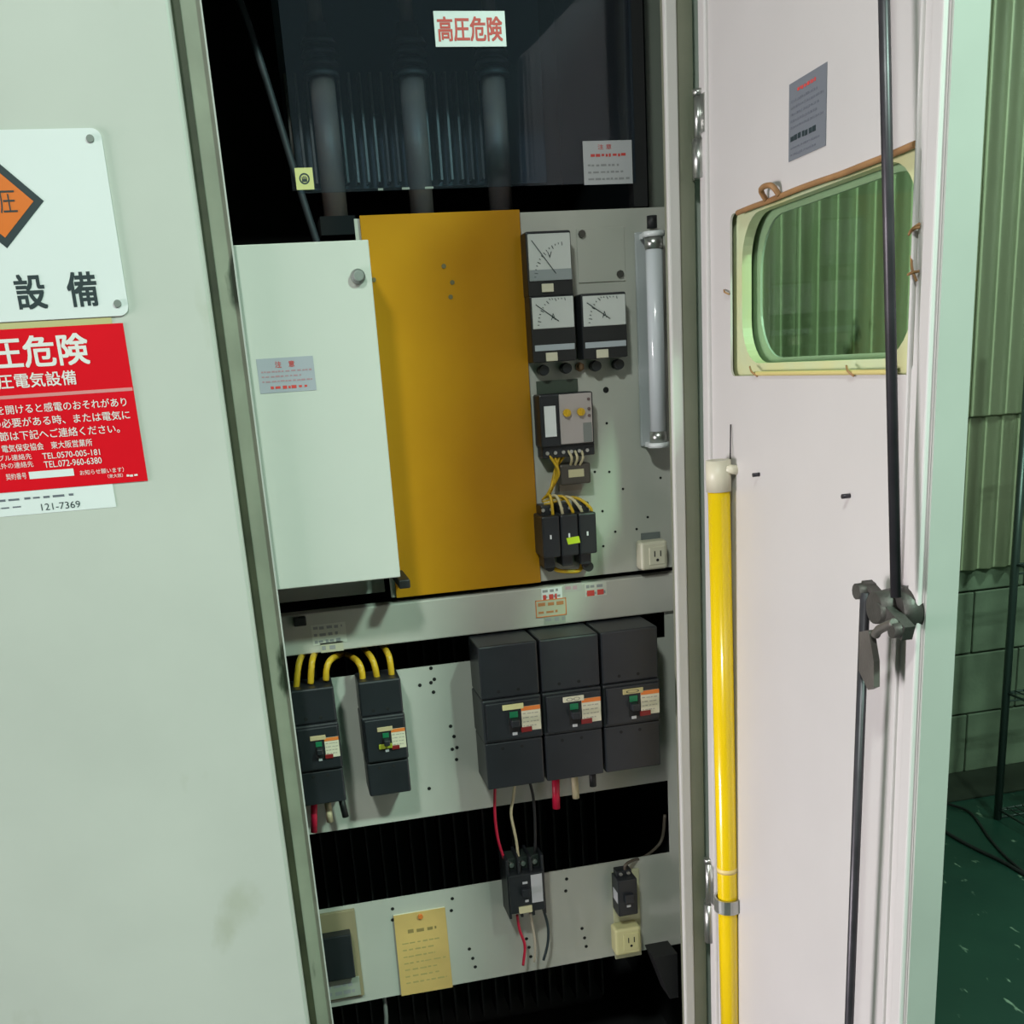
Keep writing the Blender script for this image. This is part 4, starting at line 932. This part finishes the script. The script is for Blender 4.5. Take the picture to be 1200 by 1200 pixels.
# device at lower left, booklet
r_ = rect_at(372, 1072, 427, 1165, PY - .004); x0, x1, z0, z1 = r_; hh = z1 - z0
dv = thing('timer_device', 'square dark device in a yellowish frame low beside the left door', 'device', (x0, PY, z0))
MB().box(x0 - .02, x1, PY - .008, PY - .0004, z0 + hh * .0, z1, bev=.001).build('frame', mat('frame_olive_yellow', (.30, .25, .15), .5), dv)
MB().box(x0 - .02, x1 - .012, PY - .030, PY - .008, z0 + hh * .30, z1 - hh * .20, bev=.002).build('window', M_BLACK, dv)
MB().box(x0 - .018, x1 - .006, PY - .012, PY - .008, z0 + hh * .03, z0 + hh * .24).build('label', mat('label_pale_grey', (.34, .36, .30), .5), dv)
print_rows((x0 - .018, x1 - .006, z0 + hh * .05, z0 + hh * .22), 2, 81, PY - .012, mat('grey_ink', (), .5), dv, fill=.6)
a0, a1, a2, a3 = at(461, 1073, PY), at(521, 1061, PY), at(529, 1152, PY), at(471, 1167, PY)
bk = thing('record_booklet', 'yellowed paper booklet pinned to the lower plate by an orange tack', 'booklet', (a3[0], PY, a3[1]))
bxa, bxb = (a0[0] + a3[0]) / 2, (a1[0] + a2[0]) / 2; bza, bzb = (a2[1] + a3[1]) / 2, (a0[1] + a1[1]) / 2
MB().box(bxa, bxb, PY - .004, PY - .0004, bza, bzb).build('pages', M_CREAM2, bk)
MB().prism([(bxa - .001, bza - .001), (bxb + .001, bza - .002), (bxb, bzb), (bxa, bzb)], PY - .0052, PY - .004).build('cover_sheet', M_BOOK, bk)
hh = bzb - bza; ww = bxb - bxa
print_rows((bxa + ww * .2, bxb - ww * .15, bzb - hh * .27, bzb - hh * .17), 1, 82, PY - .0052, mat('brown_ink', (.30, .22, .08), .5), bk, fill=.5)
print_rows((bxa + ww * .05, bxb, bza + hh * .1, bzb - hh * .32), 7, 83, PY - .0052, mat('brown_ink2', (.45, .35, .13), .5), bk, fill=.25)
x, z = at(492, 1072, PY); MB().cyl((x, PY - .0052, z), (x, PY - .009, z), .0045, n=14).build('tack', M_ORLAB, bk)

# dark parts below the lower plate
p = at(450, 1180, PY + .03)
tag(MB().tube([(p[0], PY + .03, p[1] + .06), (p[0] + .002, PY + .03, p[1] - .02), (p[0] - .01, PY + .05, p[1] - .12)], .004, n=8).build('earth_wire', M_GREY), 'thin grey earth wire hanging below the booklet', 'wire')
x, z = at(785, 1140, 1.70)
tag(MB().prism([(x - .035, z + .045), (x + .012, z + .045), (x + .012, z - .05), (x - .005, z - .05)], 1.69, 1.74).build('corner_bracket', M_RUB), 'black corner bracket below the lower plate beside the post', 'bracket')

# ------------------------------------------------------------------ wire shelf and floor cord at the right
m_wire = mat('dark_chrome', (.10, .13, .12), .35, metal=.7)
WY = 2.86
wx = at(1180, 800, WY)[0]
ru = thing('wire_shelf_rack', 'dark wire shelf rack standing against the corrugated wall', 'shelf', (wx, WY, 0))
for dx_, dy_ in ((0, 0), (0, -.40), (.75, 0), (.75, -.40)):
    MB().cyl((wx + dx_, WY + dy_, .0), (wx + dx_, WY + dy_, 1.62), .0125, n=12).build('post', m_wire, ru)
for zsh in (at(1172, 948, WY)[1], at(1178, 812, WY)[1], at(1186, 662, WY)[1], at(1195, 512, WY)[1]):
    sh = MB()
    for dy_ in (0, -.40): sh.cyl((wx, WY + dy_, zsh), (wx + .75, WY + dy_, zsh), .004, n=8).cyl((wx, WY + dy_, zsh - .03), (wx + .75, WY + dy_, zsh - .03), .0035, n=8)
    for dx_ in (0, .75): sh.cyl((wx + dx_, WY, zsh), (wx + dx_, WY - .40, zsh), .004, n=8)
    for k in range(1, 26): sh.cyl((wx + .03 * k, WY, zsh + .003), (wx + .03 * k, WY - .40, zsh + .003), .002, n=5)
    for k in range(5): sh.cyl((wx + .15 * k, WY, zsh), (wx + .15 * k + .15, WY, zsh - .03), .0025, n=5)
    sh.build('wire_shelf', m_wire, ru)
def fl(px, py):
    d = ray(px, py); k = -CAM_H / d.z; return d.x * k, d.y * k, .006
tag(MB().tube([fl(1000, 925), fl(1085, 962), fl(1113, 980), fl(1140, 995), fl(1175, 1012), fl(1215, 1034), fl(1280, 1056), fl(1380, 1050)], .006, n=8).build('floor_cord', M_RUB), 'black cord lying across the green floor', 'cord')
tag(MB().tube([fl(1020, 926), fl(1090, 938), fl(1115, 945), fl(1138, 955), fl(1160, 985), fl(1185, 1012), fl(1230, 1045), fl(1330, 1100)], .004, n=8).build('floor_cord', M_RUB), 'thinner dark cord bending over the floor below the wire shelf', 'cord')
